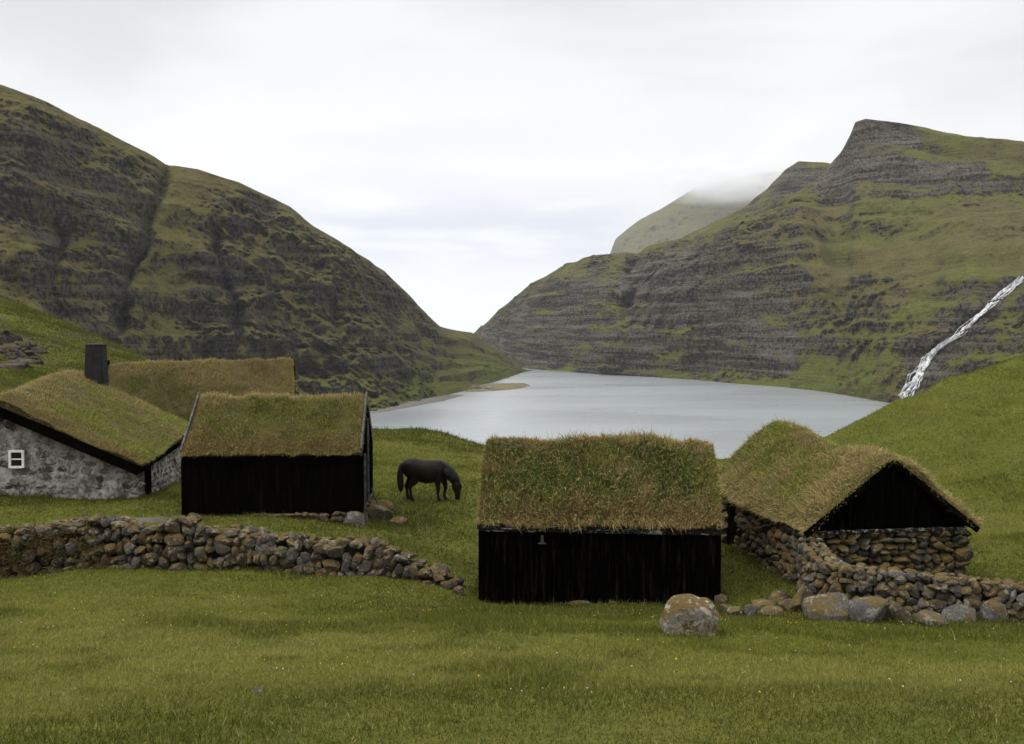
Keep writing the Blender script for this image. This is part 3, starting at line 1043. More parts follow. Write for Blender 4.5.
def scheme_straw(x, v, dh, seed):
    y = v * dh
    a = fbm(x / 1.1, y / 0.9, octv=3, seed=seed + 30)
    b = fbm(x / 0.4, y / 0.4, octv=3, seed=seed + 31)
    c = lerp(np.tile(np.array([0.215, 0.188, 0.066]), (len(x), 1)), np.tile(GREEN_A * 1.15, (len(x), 1)), sstep(-0.2, 0.2, a + 0.35 * (0.5 - np.abs(v)) + 0.1 * (x > 0)))
    c = lerp(c, np.tile(RUST * 1.15, (len(x), 1)), sstep(0.1, 0.45, b) * 0.4)
    frontv = sstep(0.20, 0.46, -x / 6.3) + sstep(0.8, 1.0, np.abs(v)) * 0.6
    c = lerp(c, np.tile(np.array([0.30, 0.230, 0.105]), (len(x), 1)), np.clip(frontv, 0, 1) * 0.6)
    k = RNG.random(len(x)) < 0.15
    c[k] = STRAW
    return c


def plank_wall(mb, x0, x1, y, z0, z1, out, along='x', bw=0.16, tops=None):
    """vertical boards; along x at depth y (or along y at x=y)"""
    p = x0
    while p < x1 - 0.02:
        w = min(bw * random.uniform(0.8, 1.2), x1 - p)
        t = 0.03 + random.uniform(0, 0.012)
        zt = z1 if tops is None else min(tops(p), tops(p + w))
        zb = z0 + random.uniform(-0.02, 0.02)
        a, b = (y - t, y) if out < 0 else (y, y + t)
        if along == 'x':
            mb.box((p + 0.005, a, zb), (p + w - 0.005, b, zt))
        else:
            mb.box((a, p + 0.005, zb), (b, p + w - 0.005, zt))
        p += w


def board_hut(name, label, cat, loc, rz, L, dh, wall_h, ridge_in, eave_out, ridge_out, roofL, roof_dh, scheme, seed, nb, foundation, blade, group=None, below=0.0, lift=0.0):
    root = empty(name, loc, rz)
    tag(root, label, cat, group)
    # plank walls on all four sides, with an inner shell so that nothing shows through the joints
    mb = MB()
    gable = lambda yy: wall_h + (ridge_in - wall_h) * (1 - abs(yy) / dh) - 0.03
    plank_wall(mb, -L / 2, L / 2, -dh, below, wall_h, -1)
    plank_wall(mb, -L / 2, L / 2, dh, below, wall_h, 1)
    plank_wall(mb, -dh, dh, L / 2, below, 0, 1, 'y', tops=gable)
    plank_wall(mb, -dh, dh, -L / 2, below, 0, -1, 'y', tops=gable)
    e = 0.03
    mb.prism([(-L / 2 + e, -dh + e, below), (-L / 2 + e, dh - e, below), (-L / 2 + e, dh - e, wall_h - .04), (-L / 2 + e, 0, ridge_in - .06), (-L / 2 + e, -dh + e, wall_h - .04)], (L - 2 * e, 0, 0))
    mb.build('plank_wall', M['tarred'], root)
    # stone footing
    for (p0, p1, n) in foundation:
        st = Stones(seed + 5 + int(10 * n[0]))
        bot = -0.75
        st.face((*p0, 0), (*p1, 0), lambda s: below + 0.06, 0.27, bot, 0.13, (*n, 0), 0.6)
        v, f, c = st.data()
        link('foundation', mesh_np('foundation', v, [f], smooth=False, colors=c), M['mossy'], root)
    # bargeboards and eave boards
    for sx in (-1, 1):
        b = MB()
        xx = sx * (roofL / 2 + 0.015)
        for sy in (-1, 1):
            b.beam((xx, sy * roof_dh * 1.0, eave_out - 0.20 + lift), (xx, 0, ridge_out - 0.14 + lift), 0.05, 0.18)
        b.build('bargeboard', M['greyboard'], root)
    for sy in (-1, 1):
        b = MB()
        b.box((-roofL / 2, sy * (roof_dh - 0.03) - 0.02, eave_out - 0.30), (roofL / 2, sy * (roof_dh - 0.03) + 0.02, eave_out - 0.15))
        b.build('eave_board', M['paleboard' if below < 0 else 'tarred'], root)  # whitish board bits, with light through the eave gap put into the colour
    turf_roof(root, roofL, roof_dh, eave_out, ridge_out, 0.16, nb, scheme, seed=seed, blade=blade)
    return root


# centre hut
D_LOC, D_ROT = (2.11, 24.24, CAM_Z - 6.15), math.radians(-5)
hutD = board_hut('boathouse', 'black plank hut with a shaggy weedy turf roof, behind the big lichened boulder', 'hut',
                 D_LOC, D_ROT, 5.40, 1.8, 1.68, 3.26, 1.88, 3.46, 5.42, 1.92, scheme_weedy, 11, 75000,
                 [((-0.9, -1.76), (2.66, -1.76), (0, -1)), ((2.68, -1.7), (2.68, 1.7), (1, 0)), ((-2.68, -1.7), (-2.68, 1.7), (-1, 0))], 0.20, below=-0.04)
def leafy_weeds(hut, seed):
    roof = [c for c in hut.children if c.name.startswith('turf_roof')][0]
    rng = np.random.default_rng(seed)
    R, U, B_ = [], [], []
    for k in range(26):
        x = rng.uniform(-2.4, 2.4); y = rng.uniform(-1.7, -0.42)
        z = 3.46 - (3.46 - 1.88) * abs(y) / 1.92 + 0.04
        m = int(rng.integers(25, 70)); r = rng.uniform(.10, .24)
        p = rng.normal(0, r, (m, 3)); p[:, 2] = np.abs(p[:, 2]) * 0.45 - p[:, 1] * -0.8
        R.append(np.array([x, y, z]) + p)
        U.append(np.array([0, -0.3, 0.8]) + rng.normal(0, 0.5, (m, 3)))
    R, U = np.concatenate(R), np.concatenate(U)
    U /= np.linalg.norm(U, axis=1)[:, None]
    n = len(R)
    c = np.array([[0.075, 0.105, 0.026]]) * rng.uniform(.6, 1.5, (n, 1))
    blades('leafy_weeds', R, U, rng.uniform(.06, .13, n), rng.uniform(.035, .065, n), rng.normal(0, .35, (n, 3)), c, roof)


leafy_weeds(hutD, 77)
mb = MB(); mb.box((-1.30, -1.862, 1.34), (-1.24, -1.842, 1.50)); mb.box((-1.36, -1.866, 1.30), (-1.18, -1.845, 1.33))
mb.build('latch', M['greyboard'], hutD)
# left hut
C_LOC, C_ROT = (-7.33, 32.0, CAM_Z - 5.52), math.radians(4)
hutC = board_hut('boathouse', 'black plank hut with an olive turf roof between the whitewashed stone house and the horse', 'hut',
                 C_LOC, C_ROT, 5.30, 2.2, 1.74, 3.25, 1.92, 3.42, 5.26, 2.32, scheme_olive, 23, 70000,
                 [((-0.6, -2.2), (2.30, -2.2), (0, -1)), ((2.62, -2.1), (2.62, 2.1), (1, 0))], 0.15, below=0.02, lift=0.19)
v, f, c = rocks(np.array([[2.42, -2.12, -0.26]]), np.array([[0.30, 0.24, 0.33]]), np.eye(3)[None], np.random.default_rng(9), sub=3, planes=6, pal=np.array([(0.12, 0.115, 0.105)]))
link('corner_stone', mesh_np('corner_stone', v, [f], smooth=False, colors=c), M['stone'], hutC)
# the latch and fittings on the right gable of the left hut
b = MB()
b.box((2.695, -1.9, 0.02), (2.76, -1.82, 1.75)); b.box((2.695, -0.5, 0.02), (2.75, -0.42, 2.7))
b.build('corner_post', M['greyboard'], hutC)

# ---- stone house at the left edge
A_ROT = math.radians(93)
A_LOC = (-16.62, 35.25, CAM_Z - 5.55)
A_L, A_DH, A_SH = 6.5, 4.35, 0.085
houseA = empty('stone_house', A_LOC, A_ROT)
tag(houseA, 'pale mortared stone house with a white window, turf roof and dark chimney', 'house')


def shear(x):
    return A_SH * (x + A_L / 2)


wallh, apex = 1.05, 2.98
mb = MB()
gl = [(-A_DH, -0.5), (A_DH, -0.5), (A_DH, wallh), (0, apex), (-A_DH, wallh)]
n0 = len(mb.v)
mb.v += [(-A_L / 2, y, z) for y, z in gl] + [(A_L / 2, y, z + (shear(A_L / 2) if z > 0 else 0)) for y, z in gl]
mb.f += [tuple(range(5)), tuple(range(5, 10))] + [(k, (k + 1) % 5, 5 + (k + 1) % 5, 5 + k) for k in range(5)]
wall = mb.build('stone_wall', M['mortar'], houseA)
st = Stones(51)
WY, WZ = 3.85, 1.49     # window centre on the front gable (local y, z)


def gable_top(s):
    y = s - A_DH
    return wallh + (apex - wallh) * (1 - abs(y) / A_DH) - 0.05


for s, z, hw, hh in pack_face(2 * A_DH, gable_top, 0.36, st.rng, -0.35, 0.72):
    y = s - A_DH
    if abs(y - WY + 4.12) < 0.0:
        continue
    st.add((-A_L / 2 + 0.02, y, z), (hw * 0.92, st.rng.uniform(0.02, 0.06), hh * 0.95), math.pi / 2 + st.rng.normal(0, 0.03))
# keep the window opening free of stones
win = at(17, 459, 32.0)
inv = (Matrix.Translation(A_LOC) @ Matrix.Rotation(A_ROT, 4, 'Z')).inverted()
wl = inv @ win
keep = [i for i, c in enumerate(st.C) if not (abs(c[0] + A_L / 2) < 0.1 and abs(c[1] - wl.y) < 0.42 and abs(c[2] - wl.z) < 0.44)]
st.C = [st.C[i] for i in keep]; st.S = [st.S[i] for i in keep]; st.A = [st.A[i] for i in keep]
v, f, c = st.data(tilt=0.10, pal=np.array([(0.10, 0.092, 0.082), (0.15, 0.14, 0.128), (0.075, 0.066, 0.057), (0.20, 0.19, 0.175), (0.07, 0.055, 0.042)]))
link('facing_stone', mesh_np('facing_stone', v, [f], smooth=False, colors=c), M['housestone'], wall)
st = Stones(52)
for s, z, hw, hh in pack_face(A_L, lambda s: wallh + A_SH * s - 0.05, 0.36, st.rng, -0.35, 0.7):
    if 0.55 < s < 1.35:
        continue
    st.add((s - A_L / 2, -A_DH + 0.0, z), (hw * 0.6, st.rng.uniform(0.03, 0.06), hh * 0.6), st.rng.normal(0, 0.03))
v, f, c = st.data(tilt=0.10, pal=np.array([(0.10, 0.092, 0.082), (0.15, 0.14, 0.128), (0.075, 0.066, 0.057), (0.20, 0.19, 0.175), (0.07, 0.055, 0.042)]))
link('facing_stone', mesh_np('facing_stone', v, [f], smooth=False, colors=c), M['housestone'], wall)
xw = -A_L / 2
wb = MB(); wb.box((xw - 0.05, wl.y - 0.18, wl.z - 0.23), (xw + 0.02, wl.y + 0.18, wl.z + 0.23))
window = wb.build('window', M['glass'], houseA)
fb = MB()
for dy in (-0.205, 0.205):
    fb.box((xw - 0.10, wl.y + dy - 0.035, wl.z - 0.28), (xw - 0.01, wl.y + dy + 0.035, wl.z + 0.28))
for dz in (-0.255, 0.0, 0.255):
    hh = 0.035 if dz else 0.02
    fb.box((xw - (0.097 if dz else 0.08), wl.y - 0.17, wl.z + dz - hh), (xw - 0.012, wl.y + 0.17, wl.z + dz + hh))
fb.build('window_frame', M['whitepaint'], window)
db = MB(); db.box((xw + 0.62, -A_DH - 0.05, -0.25), (xw + 1.20, -A_DH + 0.02, 1.02))
db.build('door', M['tarred'], houseA)
for sy in (-1, 1):
    b = MB(); b.beam((xw - 0.33, sy * (A_DH + 0.14), wallh - 0.02), (xw - 0.33, sy * 0.0, apex + 0.05), 0.06, 0.30)
    b.build('bargeboard', M['tarred'], houseA)
    b = MB(); b.beam((xw - 0.25, sy * (A_DH + 0.12), wallh - 0.02), (A_L / 2 + 0.1, sy * (A_DH + 0.12), wallh - 0.06 + shear(A_L / 2)), 0.06, 0.16)
    b.build('eave_board', M['tarred'], houseA)


def sagA(x, v):
    av = np.abs(v)
    return shear(x) - 0.28 * av * (1 - av) * 2.2 + 0.06 * np.sin(x * 1.1)


turf_roof(houseA, A_L + 0.55, A_DH + 0.16, 1.30, 3.42, 0.32, 80000, scheme_house, sag=sagA, seed=37, blade=0.13, roundness=0.10)
ch = MB()
cx, cyl = A_L / 2 - 0.25, -0.85
zb, zt = 3.0, 4.98
b0, b1 = 0.37, 0.30
n0 = len(ch.v)
ch.v += [(cx + sx * b0, cyl + sy * b0, zb) for sx, sy in ((-1, -1), (1, -1), (1, 1), (-1, 1))] + [(cx + sx * b1, cyl + sy * b1, zt) for sx, sy in ((-1, -1), (1, -1), (1, 1), (-1, 1))]
ch.f += [(3, 2, 1, 0), (4, 5, 6, 7), (0, 1, 5, 4), (1, 2, 6, 5), (2, 3, 7, 6), (3, 0, 4, 7)]
chim = ch.build('chimney', M['chimney'], houseA, bevel=0.03)
cc_ = MB(); cc_.box((cx - 0.32, cyl - 0.32, zt + 0.002), (cx + 0.32, cyl + 0.32, zt + 0.05))
cc_.build('chimney_cap', M['greyboard'], chim)

# ---- long house behind
B_LOC = (-13.78, 44.6, CAM_Z - 5.25)
houseB = empty('long_house', B_LOC, math.radians(13))
tag(houseB, 'long low house with a rust brown turf roof, behind the stone house and its chimney', 'house')
mb = MB()
mb.prism([(-3.8, -2.7, -0.6), (-3.8, 2.7, -0.6), (-3.8, 2.7, 1.5), (-3.8, 0, 3.6), (-3.8, -2.7, 1.5)], (7.6, 0, 0))
mb.build('wall', M['tarred'], houseB)
for sx in (-1, 1):
    b = MB()
    for sy in (-1, 1):
        b.beam((sx * 3.98, sy * 3.05, 1.35), (sx * 3.98, 0, 3.82), 0.06, 0.30)
    b.build('bargeboard', M['tarred'], houseB)
turf_roof(houseB, 7.9, 3.05, 1.62, 3.86, 0.2, 42000, scheme_rust, sag=lambda x, v: 0.02 * x, seed=61, blade=0.17)

# ---- stone hut at the right
E_ROT = math.radians(98)
E_LOC = (8.0, 25.33, CAM_Z - 5.70)
E_L, E_DH = 6.2, 1.85
hutE = empty('stone_hut', E_LOC, E_ROT)
tag(hutE, 'stone hut with a black boarded gable and straw coloured turf roof on the right', 'hut')
ew, ea = 1.22, 2.74
mb = MB()
gl = [(-E_DH + .2, -1.0), (E_DH - .2, -1.0), (E_DH - .2, ew), (-E_DH + .2, ew)]
mb.prism([(-E_L / 2 + .2, y, z) for y, z in gl], (E_L - .4, 0, 0))
core = mb.build('stone_wall', M['soil'], hutE)
st = Stones(71)
hw_ = E_DH - 0.06
st.face((-E_L / 2 + .06, -hw_, 0), (-E_L / 2 + .06, hw_, 0), lambda s: ew + 0.03, 0.25, -0.9, 0.17, (-1, 0, 0), 0.72)
# left side, leaving the doorway near the back free
keep_from = E_L - 1.75
st.face((-E_L / 2, hw_, 0), (E_L / 2 - 1.75, hw_, 0), lambda s: ew + 0.05, 0.25, -0.9, 0.17, (0, 1, 0), 0.72)
st.face((E_L / 2 - 0.85, hw_, 0), (E_L / 2, hw_, 0), lambda s: ew + 0.05, 0.25, -0.9, 0.17, (0, 1, 0), 0.72)
st.face((-E_L / 2, -hw_, 0), (E_L / 2, -hw_, 0), lambda s: ew + 0.05, 0.36, -0.9, 0.2, (0, -1, 0), 0.66)
st.face((E_L / 2 - .06, -hw_, 0), (E_L / 2 - .06, hw_, 0), lambda s: ew + 0.03, 0.36, -0.9, 0.2, (1, 0, 0), 0.66)
v, f, c = st.data(pal=np.array([(0.075, 0.055, 0.032), (0.062, 0.049, 0.034), (0.095, 0.068, 0.034), (0.055, 0.047, 0.038), (0.085, 0.076, 0.066)]))
link('wall_stone', mesh_np('wall_stone', v, [f], smooth=False, colors=c), M['mossy'], core)
mb = MB(); mb.box((E_L / 2 - 1.70, hw_ - 0.12, -0.9), (E_L / 2 - 0.90, hw_ + 0.02, 1.12))
mb.build('door', M['tarred'], hutE)
g = MB()
gab = lambda yy: ew + 0.03 + (ea - ew) * (1 - abs(yy) / (E_DH + 0.12))
plank_wall(g, -E_DH, E_DH, -E_L / 2 + 0.02, ew + 0.03, 0, -1, 'y', tops=gab)
g.prism([(-E_L / 2 + .05, -E_DH, ew + .04), (-E_L / 2 + .05, E_DH, ew + .04), (-E_L / 2 + .05, 0, ea - .04)], (E_L - .1, 0, 0))
g.build('gable_board', M['tarred'], hutE)
sl = MB(); sl.box((-E_L / 2 - 0.10, -E_DH + 0.02, ew - 0.03), (-E_L / 2 + 0.06, E_DH - 0.02, ew + 0.025))
sl.build('sill_board', M['paleboard'], hutE)
for sy in (-1, 1):
    b = MB(); b.beam((-E_L / 2 - 0.21, sy * (E_DH + 0.20), ew - 0.02), (-E_L / 2 - 0.21, sy * 0.02, ea + 0.02), 0.05, 0.13)
    b.build('bargeboard', M['tarred'], hutE)


def sagE(x, v):
    s = (x + E_L / 2) / E_L
    return -0.26 * np.exp(-((s - 0.42) / 0.22) ** 2) * (1 - 0.6 * np.abs(v)) + 0.06 * s + 0.04 * np.exp(-((s - 0.95) / 0.15) ** 2) * (1 - np.abs(v))


turf_roof(hutE, E_L + 0.36, E_DH + 0.16, 1.36, 2.96, 0.14, 75000, scheme_straw, sag=sagE, seed=83, blade=0.17, roundness=0.12)


# ------------------------------------------------------------------ drystone walls
def drystone(name, label, path, thick, size, seed, mat, cap_moss=None, pal=None):
    """path: list of (x, y, top_z)"""
    st = Stones(seed)
    P = np.array(path, float)
    seglen = np.hypot(np.diff(P[:, 0]), np.diff(P[:, 1]))
    s0 = np.concatenate([[0], np.cumsum(seglen)])
    total = s0[-1]
    step = 0.25
    # core
    ss = np.linspace(0, total, int(total / step) + 2)
    xs, ys, zs = np.interp(ss, s0, P[:, 0]), np.interp(ss, s0, P[:, 1]), np.interp(ss, s0, P[:, 2])
    tx, ty = np.gradient(xs), np.gradient(ys)
    ln = np.hypot(tx, ty); nx, ny = ty / ln, -tx / ln        # right-hand side of the path
    gz = ground(xs, ys)
    V, F = [], []
    for k in range(len(ss)):
        top = max(zs[k] - size * 0.45, gz[k] - 0.1); bot = gz[k] - 0.5
        h = thick / 2 - size * 0.75
        for side, z in ((1, bot), (1, top), (-1, top), (-1, bot)):
            V.append((xs[k] + nx[k] * h * side, ys[k] + ny[k] * h * side, z))
    for k in range(len(ss) - 1):
        for q in range(4):
            F.append((k * 4 + q, k * 4 + (q + 1) % 4, k * 4 + 4 + (q + 1) % 4, k * 4 + 4 + q))
    F += [(0, 1, 2, 3), ((len(ss) - 1) * 4 + 3, (len(ss) - 1) * 4 + 2, (len(ss) - 1) * 4 + 1, (len(ss) - 1) * 4)]
    root = empty(name, (xs[len(xs) // 2], ys[len(xs) // 2], gz[len(xs) // 2]))
    tag(root, label, 'stone wall')
    off = np.array(root.location)
    me = bpy.data.meshes.new('wall_core'); me.from_pydata([tuple(np.array(p) - off) for p in V], [], F)
    link('wall_core', me, M['soil'], root)

    # facing stones: courses follow the ground
    def relrow(fn_side, count_scale):
        zrel = -0.12
        hmax = float(np.max(zs - gz))
        while zrel < hmax:
            h = size * 0.82 * st.rng.uniform(0.7, 1.3)
            s = -st.rng.uniform(0, size * .5)
            while s < total:
                w = size * st.rng.choice([0.6, 0.8, 0.95, 1.1, 1.45]) * st.rng.uniform(.85, 1.15)
                c = s + w / 2
                s += w
                if not 0 <= c <= total:
                    continue
                g_, t_ = np.interp(c, ss, gz), np.interp(c, ss, zs)
                z = g_ + zrel + h / 2 + st.rng.normal(0, h * .22)
                if z + h * 0.3 > t_:
                    continue
                batter = 0.08 * (zrel / max(hmax, .1))
                o = (thick / 2 - size * 0.22 - batter + st.rng.uniform(-.05, .04)) * fn_side
                st.add((np.interp(c, ss, xs) + np.interp(c, ss, nx) * o, np.interp(c, ss, ys) + np.interp(c, ss, ny) * o, z),
                       (w / 2 * 1.22, size * 0.62 * st.rng.uniform(.8, 1.1), h / 2 * st.rng.uniform(1.05, 1.6)),
                       math.atan2(np.interp(c, ss, ty), np.interp(c, ss, tx)) + st.rng.normal(0, .2))
            zrel += h * 0.86
    relrow(1, 1.0); relrow(-1, 1.0)
    # end faces
    for e_, sg in ((0, -1), (-1, 1)):
        for q in np.arange(-thick / 2 + .12, thick / 2, size * 0.9):
            z = gz[e_]
            while z < zs[e_]:
                st.add((xs[e_] + nx[e_] * q, ys[e_] + ny[e_] * q, z + .08), (size * .5, size * .5, size * .38), st.rng.uniform(0, 3))
                z += size * .7
    v, f, c = st.data(pal=pal)
    link('face_stone', mesh_np('face_stone', v - off, [f], smooth=False, colors=c), mat, root)
    # coping
    st2 = Stones(seed + 1)
    s = 0
    while s < total:
        w = size * st2.rng.uniform(.7, 1.7)
        c = s + w / 2
        for q in np.linspace(-thick / 2 + size * .45, thick / 2 - size * .45, max(2, int(thick / size / .75))):
            t_ = np.interp(c, ss, zs); g_ = np.interp(c, ss, gz)
            if t_ - g_ < 0.1:
                continue
            st2.add((np.interp(c, ss, xs) + np.interp(c, ss, nx) * q, np.interp(c, ss, ys) + np.interp(c, ss, ny) * q, t_ - size * .22 + st2.rng.normal(0, size * .10)),
                    (w / 2 * 1.05, size * .5 * st2.rng.uniform(.8, 1.15), size * .36 * st2.rng.uniform(.8, 1.3)),
                    math.atan2(np.interp(c, ss, ty), np.interp(c, ss, tx)) + st2.rng.normal(0, .3))
        s += w * .95
    v, f, c = st2.data(pal=pal)
    link('coping_stone', mesh_np('coping_stone', v - off, [f], smooth=False, colors=c), cap_moss or mat, root)
    return root


def wall_path(pts, dy=0):
    out = []
    for px, py, Y in pts:
        p = at(px, py + dy, Y)
        out.append((p.x, p.y, p.z))
    return out


drystone('drystone_wall', 'long tumbledown dry stone wall across the lawn in front of the stone house and left hut',
         wall_path([(-130, 532, 24.0), (-40, 530, 24.1), (0, 527, 24.1), (22, 523, 24.2), (60, 519, 24.3), (82, 513, 24.3), (120, 514, 24.3), (142, 523, 24.3), (168, 520, 24.3), (176, 511, 24.3), (190, 512, 24.3), (197, 522, 24.3), (230, 524, 24.3),
                    (280, 531, 24.2), (330, 536, 24.1), (365, 534, 24.0), (385, 541, 23.9), (400, 547, 23.8), (424, 561, 23.6), (444, 569, 23.4), (452, 578, 23.3)], 5),
         0.75, 0.285, 301, M['stone'])
drystone('drystone_wall', 'moss topped dry stone wall with a corner, joined to the front of the right stone hut',
         wall_path([(812, 543, 21.75), (816, 548, 21.2), (826, 558, 20.5), (842, 566, 19.95), (872, 568, 19.7), (920, 574, 19.4), (975, 579, 19.1), (1024, 585, 18.9), (1100, 594, 18.6), (1200, 606, 18.3)], 0),
         0.55, 0.20, 321, M['stone'], cap_moss=M['mossy'], pal=np.array([(0.085, 0.068, 0.050), (0.10, 0.078, 0.052), (0.12, 0.112, 0.10), (0.07, 0.06, 0.05), (0.15, 0.142, 0.13)]))


def wall_turf(wall, pts, seed):
    rng = np.random.default_rng(seed)
    P = np.array(wall_path(pts))
    off = np.array(wall.location)
    R, U, Cc = [], [], []
    for k in range(len(P) - 1):
        for q in range(60):
            t_ = rng.random(); c = P[k] * (1 - t_) + P[k + 1] * t_
            g_ = float(ground(c[0], c[1]))
            if rng.random() > 1.25 - (k + t_) / (len(P) - 1):
                continue
            if vnoise(np.array([c[0] * 1.3]), np.array([q * 0.13]), seed=seed)[0] < -0.1:
                continue
            m = 40
            fr = rng.random() ** 1.3
            y = c[1] - 0.36 - 0.05 * rng.random() if fr > 0.15 else c[1] + rng.uniform(-.35, .3)
            z = c[2] - fr * (c[2] - g_) * 0.9
            d = rng.normal(0, 0.11, (m, 3)); d[:, 1] *= 0.25
            R.append(np.array([c[0], y, z]) + d - off)
            U.append(np.array([0, -0.5, 0.45]) + rng.normal(0, 0.45, (m, 3)))
            base = np.array([(0.105, 0.070, 0.024), (0.085, 0.082, 0.018), (0.14, 0.10, 0.04)])[rng.integers(0, 3)]
            Cc.append(base * rng.uniform(.6, 1.4, (m, 1)))
    R, U, Cc = np.concatenate(R), np.concatenate(U), np.concatenate(Cc)
    U /= np.linalg.norm(U, axis=1)[:, None]
    n = len(R)
    blades('moss_and_grass', R, U, rng.uniform(.04, .12, n), rng.uniform(.014, .03, n), rng.normal(0, .35, (n, 3)) + np.array([0, -.1, -.3]), Cc, wall)


wall_turf(bpy.data.objects['drystone_wall'], [(-130, 535, 24.0), (-60, 534, 24.0), (-20, 534, 24.05), (15, 530, 24.1), (45, 526, 24.2), (70, 524, 24.3), (105, 520, 24.3)], 611)


# ------------------------------------------------------------------ loose boulders
def boulder(px, base_py, w_px, h_px, label, seed, group=None, depth=0.9, mat='boulder', pal=None, cat='boulder', rz=0.0, sub=3, sink=0.25, name='boulder', planes=10, lump=0.09):
    g_ = ground_hit(px, base_py)
    Y = g_.y
    w, h = w_px * Y / F_PX / 2 * 0.92, h_px * Y / F_PX / 2 * 0.86
    rng = np.random.default_rng(seed)
    h2 = h * (1 + sink)
    cz = 2 * h - h2
    R = np.array([Matrix.Rotation(rz, 3, 'Z')])
    v, f, c = rocks(np.array([[0, 0, 0.0]]), np.array([[w * 1.08, w * depth, h2 * 1.05]]), R, rng, sub=sub, planes=planes, pal=pal, lump=lump)
    v[:, 2] += cz
    me = mesh_np(name, v, [f], colors=c)
    me.set_sharp_from_angle(angle=math.radians(24))
    o = link(name, me, M[mat])
    yy = Y + w * depth * 0.5
    o.location = (g_.x * yy / Y, yy, float(ground(g_.x * yy / Y, yy)))
    tag(o, label, cat, group)
    return o


GREY1 = np.array([(0.13, 0.122, 0.11)])
BRN1 = np.array([(0.105, 0.08, 0.05)])
PALE1 = np.array([(0.20, 0.19, 0.175)])
bb = boulder(690, 635, 55, 40, 'big pale boulder blotched with orange lichen in front of the middle hut', 5, pal=np.array([(0.36, 0.32, 0.26)]), sub=4, rz=0.4, planes=4, lump=0.11, mat='lichened')
WF = 'boulders along the foot of the right wall'
boulder(828, 620, 46, 31, 'large blocky grey boulder with an ochre top at the corner of the right wall', 11, WF, pal=GREY1, planes=6)
boulder(869, 622, 41, 27, 'smooth round grey boulder at the foot of the right wall', 12, WF, pal=GREY1, planes=3, lump=0.04)
boulder(895, 622, 30, 25, 'brown wedge shaped boulder just right of the smooth round one', 13, WF, pal=BRN1, planes=9)
boulder(932, 627, 30, 17, 'low flat grey boulder half sunk in the grass before the right wall', 14, WF, pal=GREY1)
boulder(961, 622, 33, 19, 'whitish lichened boulder against the foot of the right wall', 15, WF, pal=PALE1, depth=0.8)
boulder(992, 622, 29, 27, 'upright brown and grey boulder near the right edge of the photo', 16, WF, pal=GREY1)
boulder(1012, 621, 30, 18, 'small brown boulder at the foot of the wall, rightmost of its row', 17, WF, pal=BRN1)
boulder(912, 611, 22, 20, 'dark grey boulder wedged between wall base and low flat boulder', 18, WF, pal=GREY1 * 0.8)
RB = 'rubble stones between the middle hut and the right wall'
boulder(801, 612, 24, 26, 'tall ochre rubble stone leaning beside the blocky corner boulder', 21, RB, pal=BRN1 * 1.2, mat='mossy')
boulder(781, 605, 20, 15, 'brown rubble stone, topmost of the small heap by the wall corner', 22, RB, pal=BRN1, mat='mossy')
boulder(788, 611, 18, 13, 'small ochre rubble stone tucked beside the tall leaning one', 23, RB, pal=BRN1 * 1.1)
boulder(764, 609, 24, 12, 'long brown mossy rubble stone midway between hut and wall', 24, RB, pal=BRN1, mat='mossy')
boulder(774, 616, 24, 11, 'flat tan rubble stone at the front of the heap', 25, RB, pal=BRN1 * 1.3)
boulder(752, 616, 15, 13, 'grey rubble stone in front of the long mossy one', 26, RB, pal=GREY1)
boulder(736, 616, 20, 11, 'low brown rubble stone right of the big pale boulder', 27, RB, pal=BRN1)
boulder(719, 604, 15, 13, 'dark rubble stone touching the right corner of the middle hut', 28, RB, pal=BRN1 * 0.8)
boulder(726, 613, 14, 11, 'small dark rubble stone beside the big pale boulder', 29, RB, pal=GREY1 * 0.8)
SL = 'slabs by the right gable of the left hut'
boulder(378, 519, 30, 16, 'brown mossy slab, lower of two beside the left hut', 31, SL, pal=BRN1, mat='mossy', planes=5, cat='slab', name='slab')
s2 = boulder(381, 513, 26, 12, 'flat topped brown slab, upper of two beside the left hut', 32, SL, pal=BRN1 * 0.9, mat='mossy', planes=5, cat='slab', name='slab')
boulder(398, 525, 22, 7, 'low brown stone in the grass right of the two slabs', 33, pal=BRN1, mat='mossy')
boulder(459, 594, 11, 8, 'small brown stone fallen off the end of the long wall', 34, pal=BRN1 * 0.9)
boulder(436, 582, 26, 22, 'mossy grey boulder at the broken end of the long wall', 35, pal=GREY1)
boulder(257, 692, 16, 4, 'small flat grey stone lying in the lawn at lower left', 36, pal=GREY1, sink=0.8)
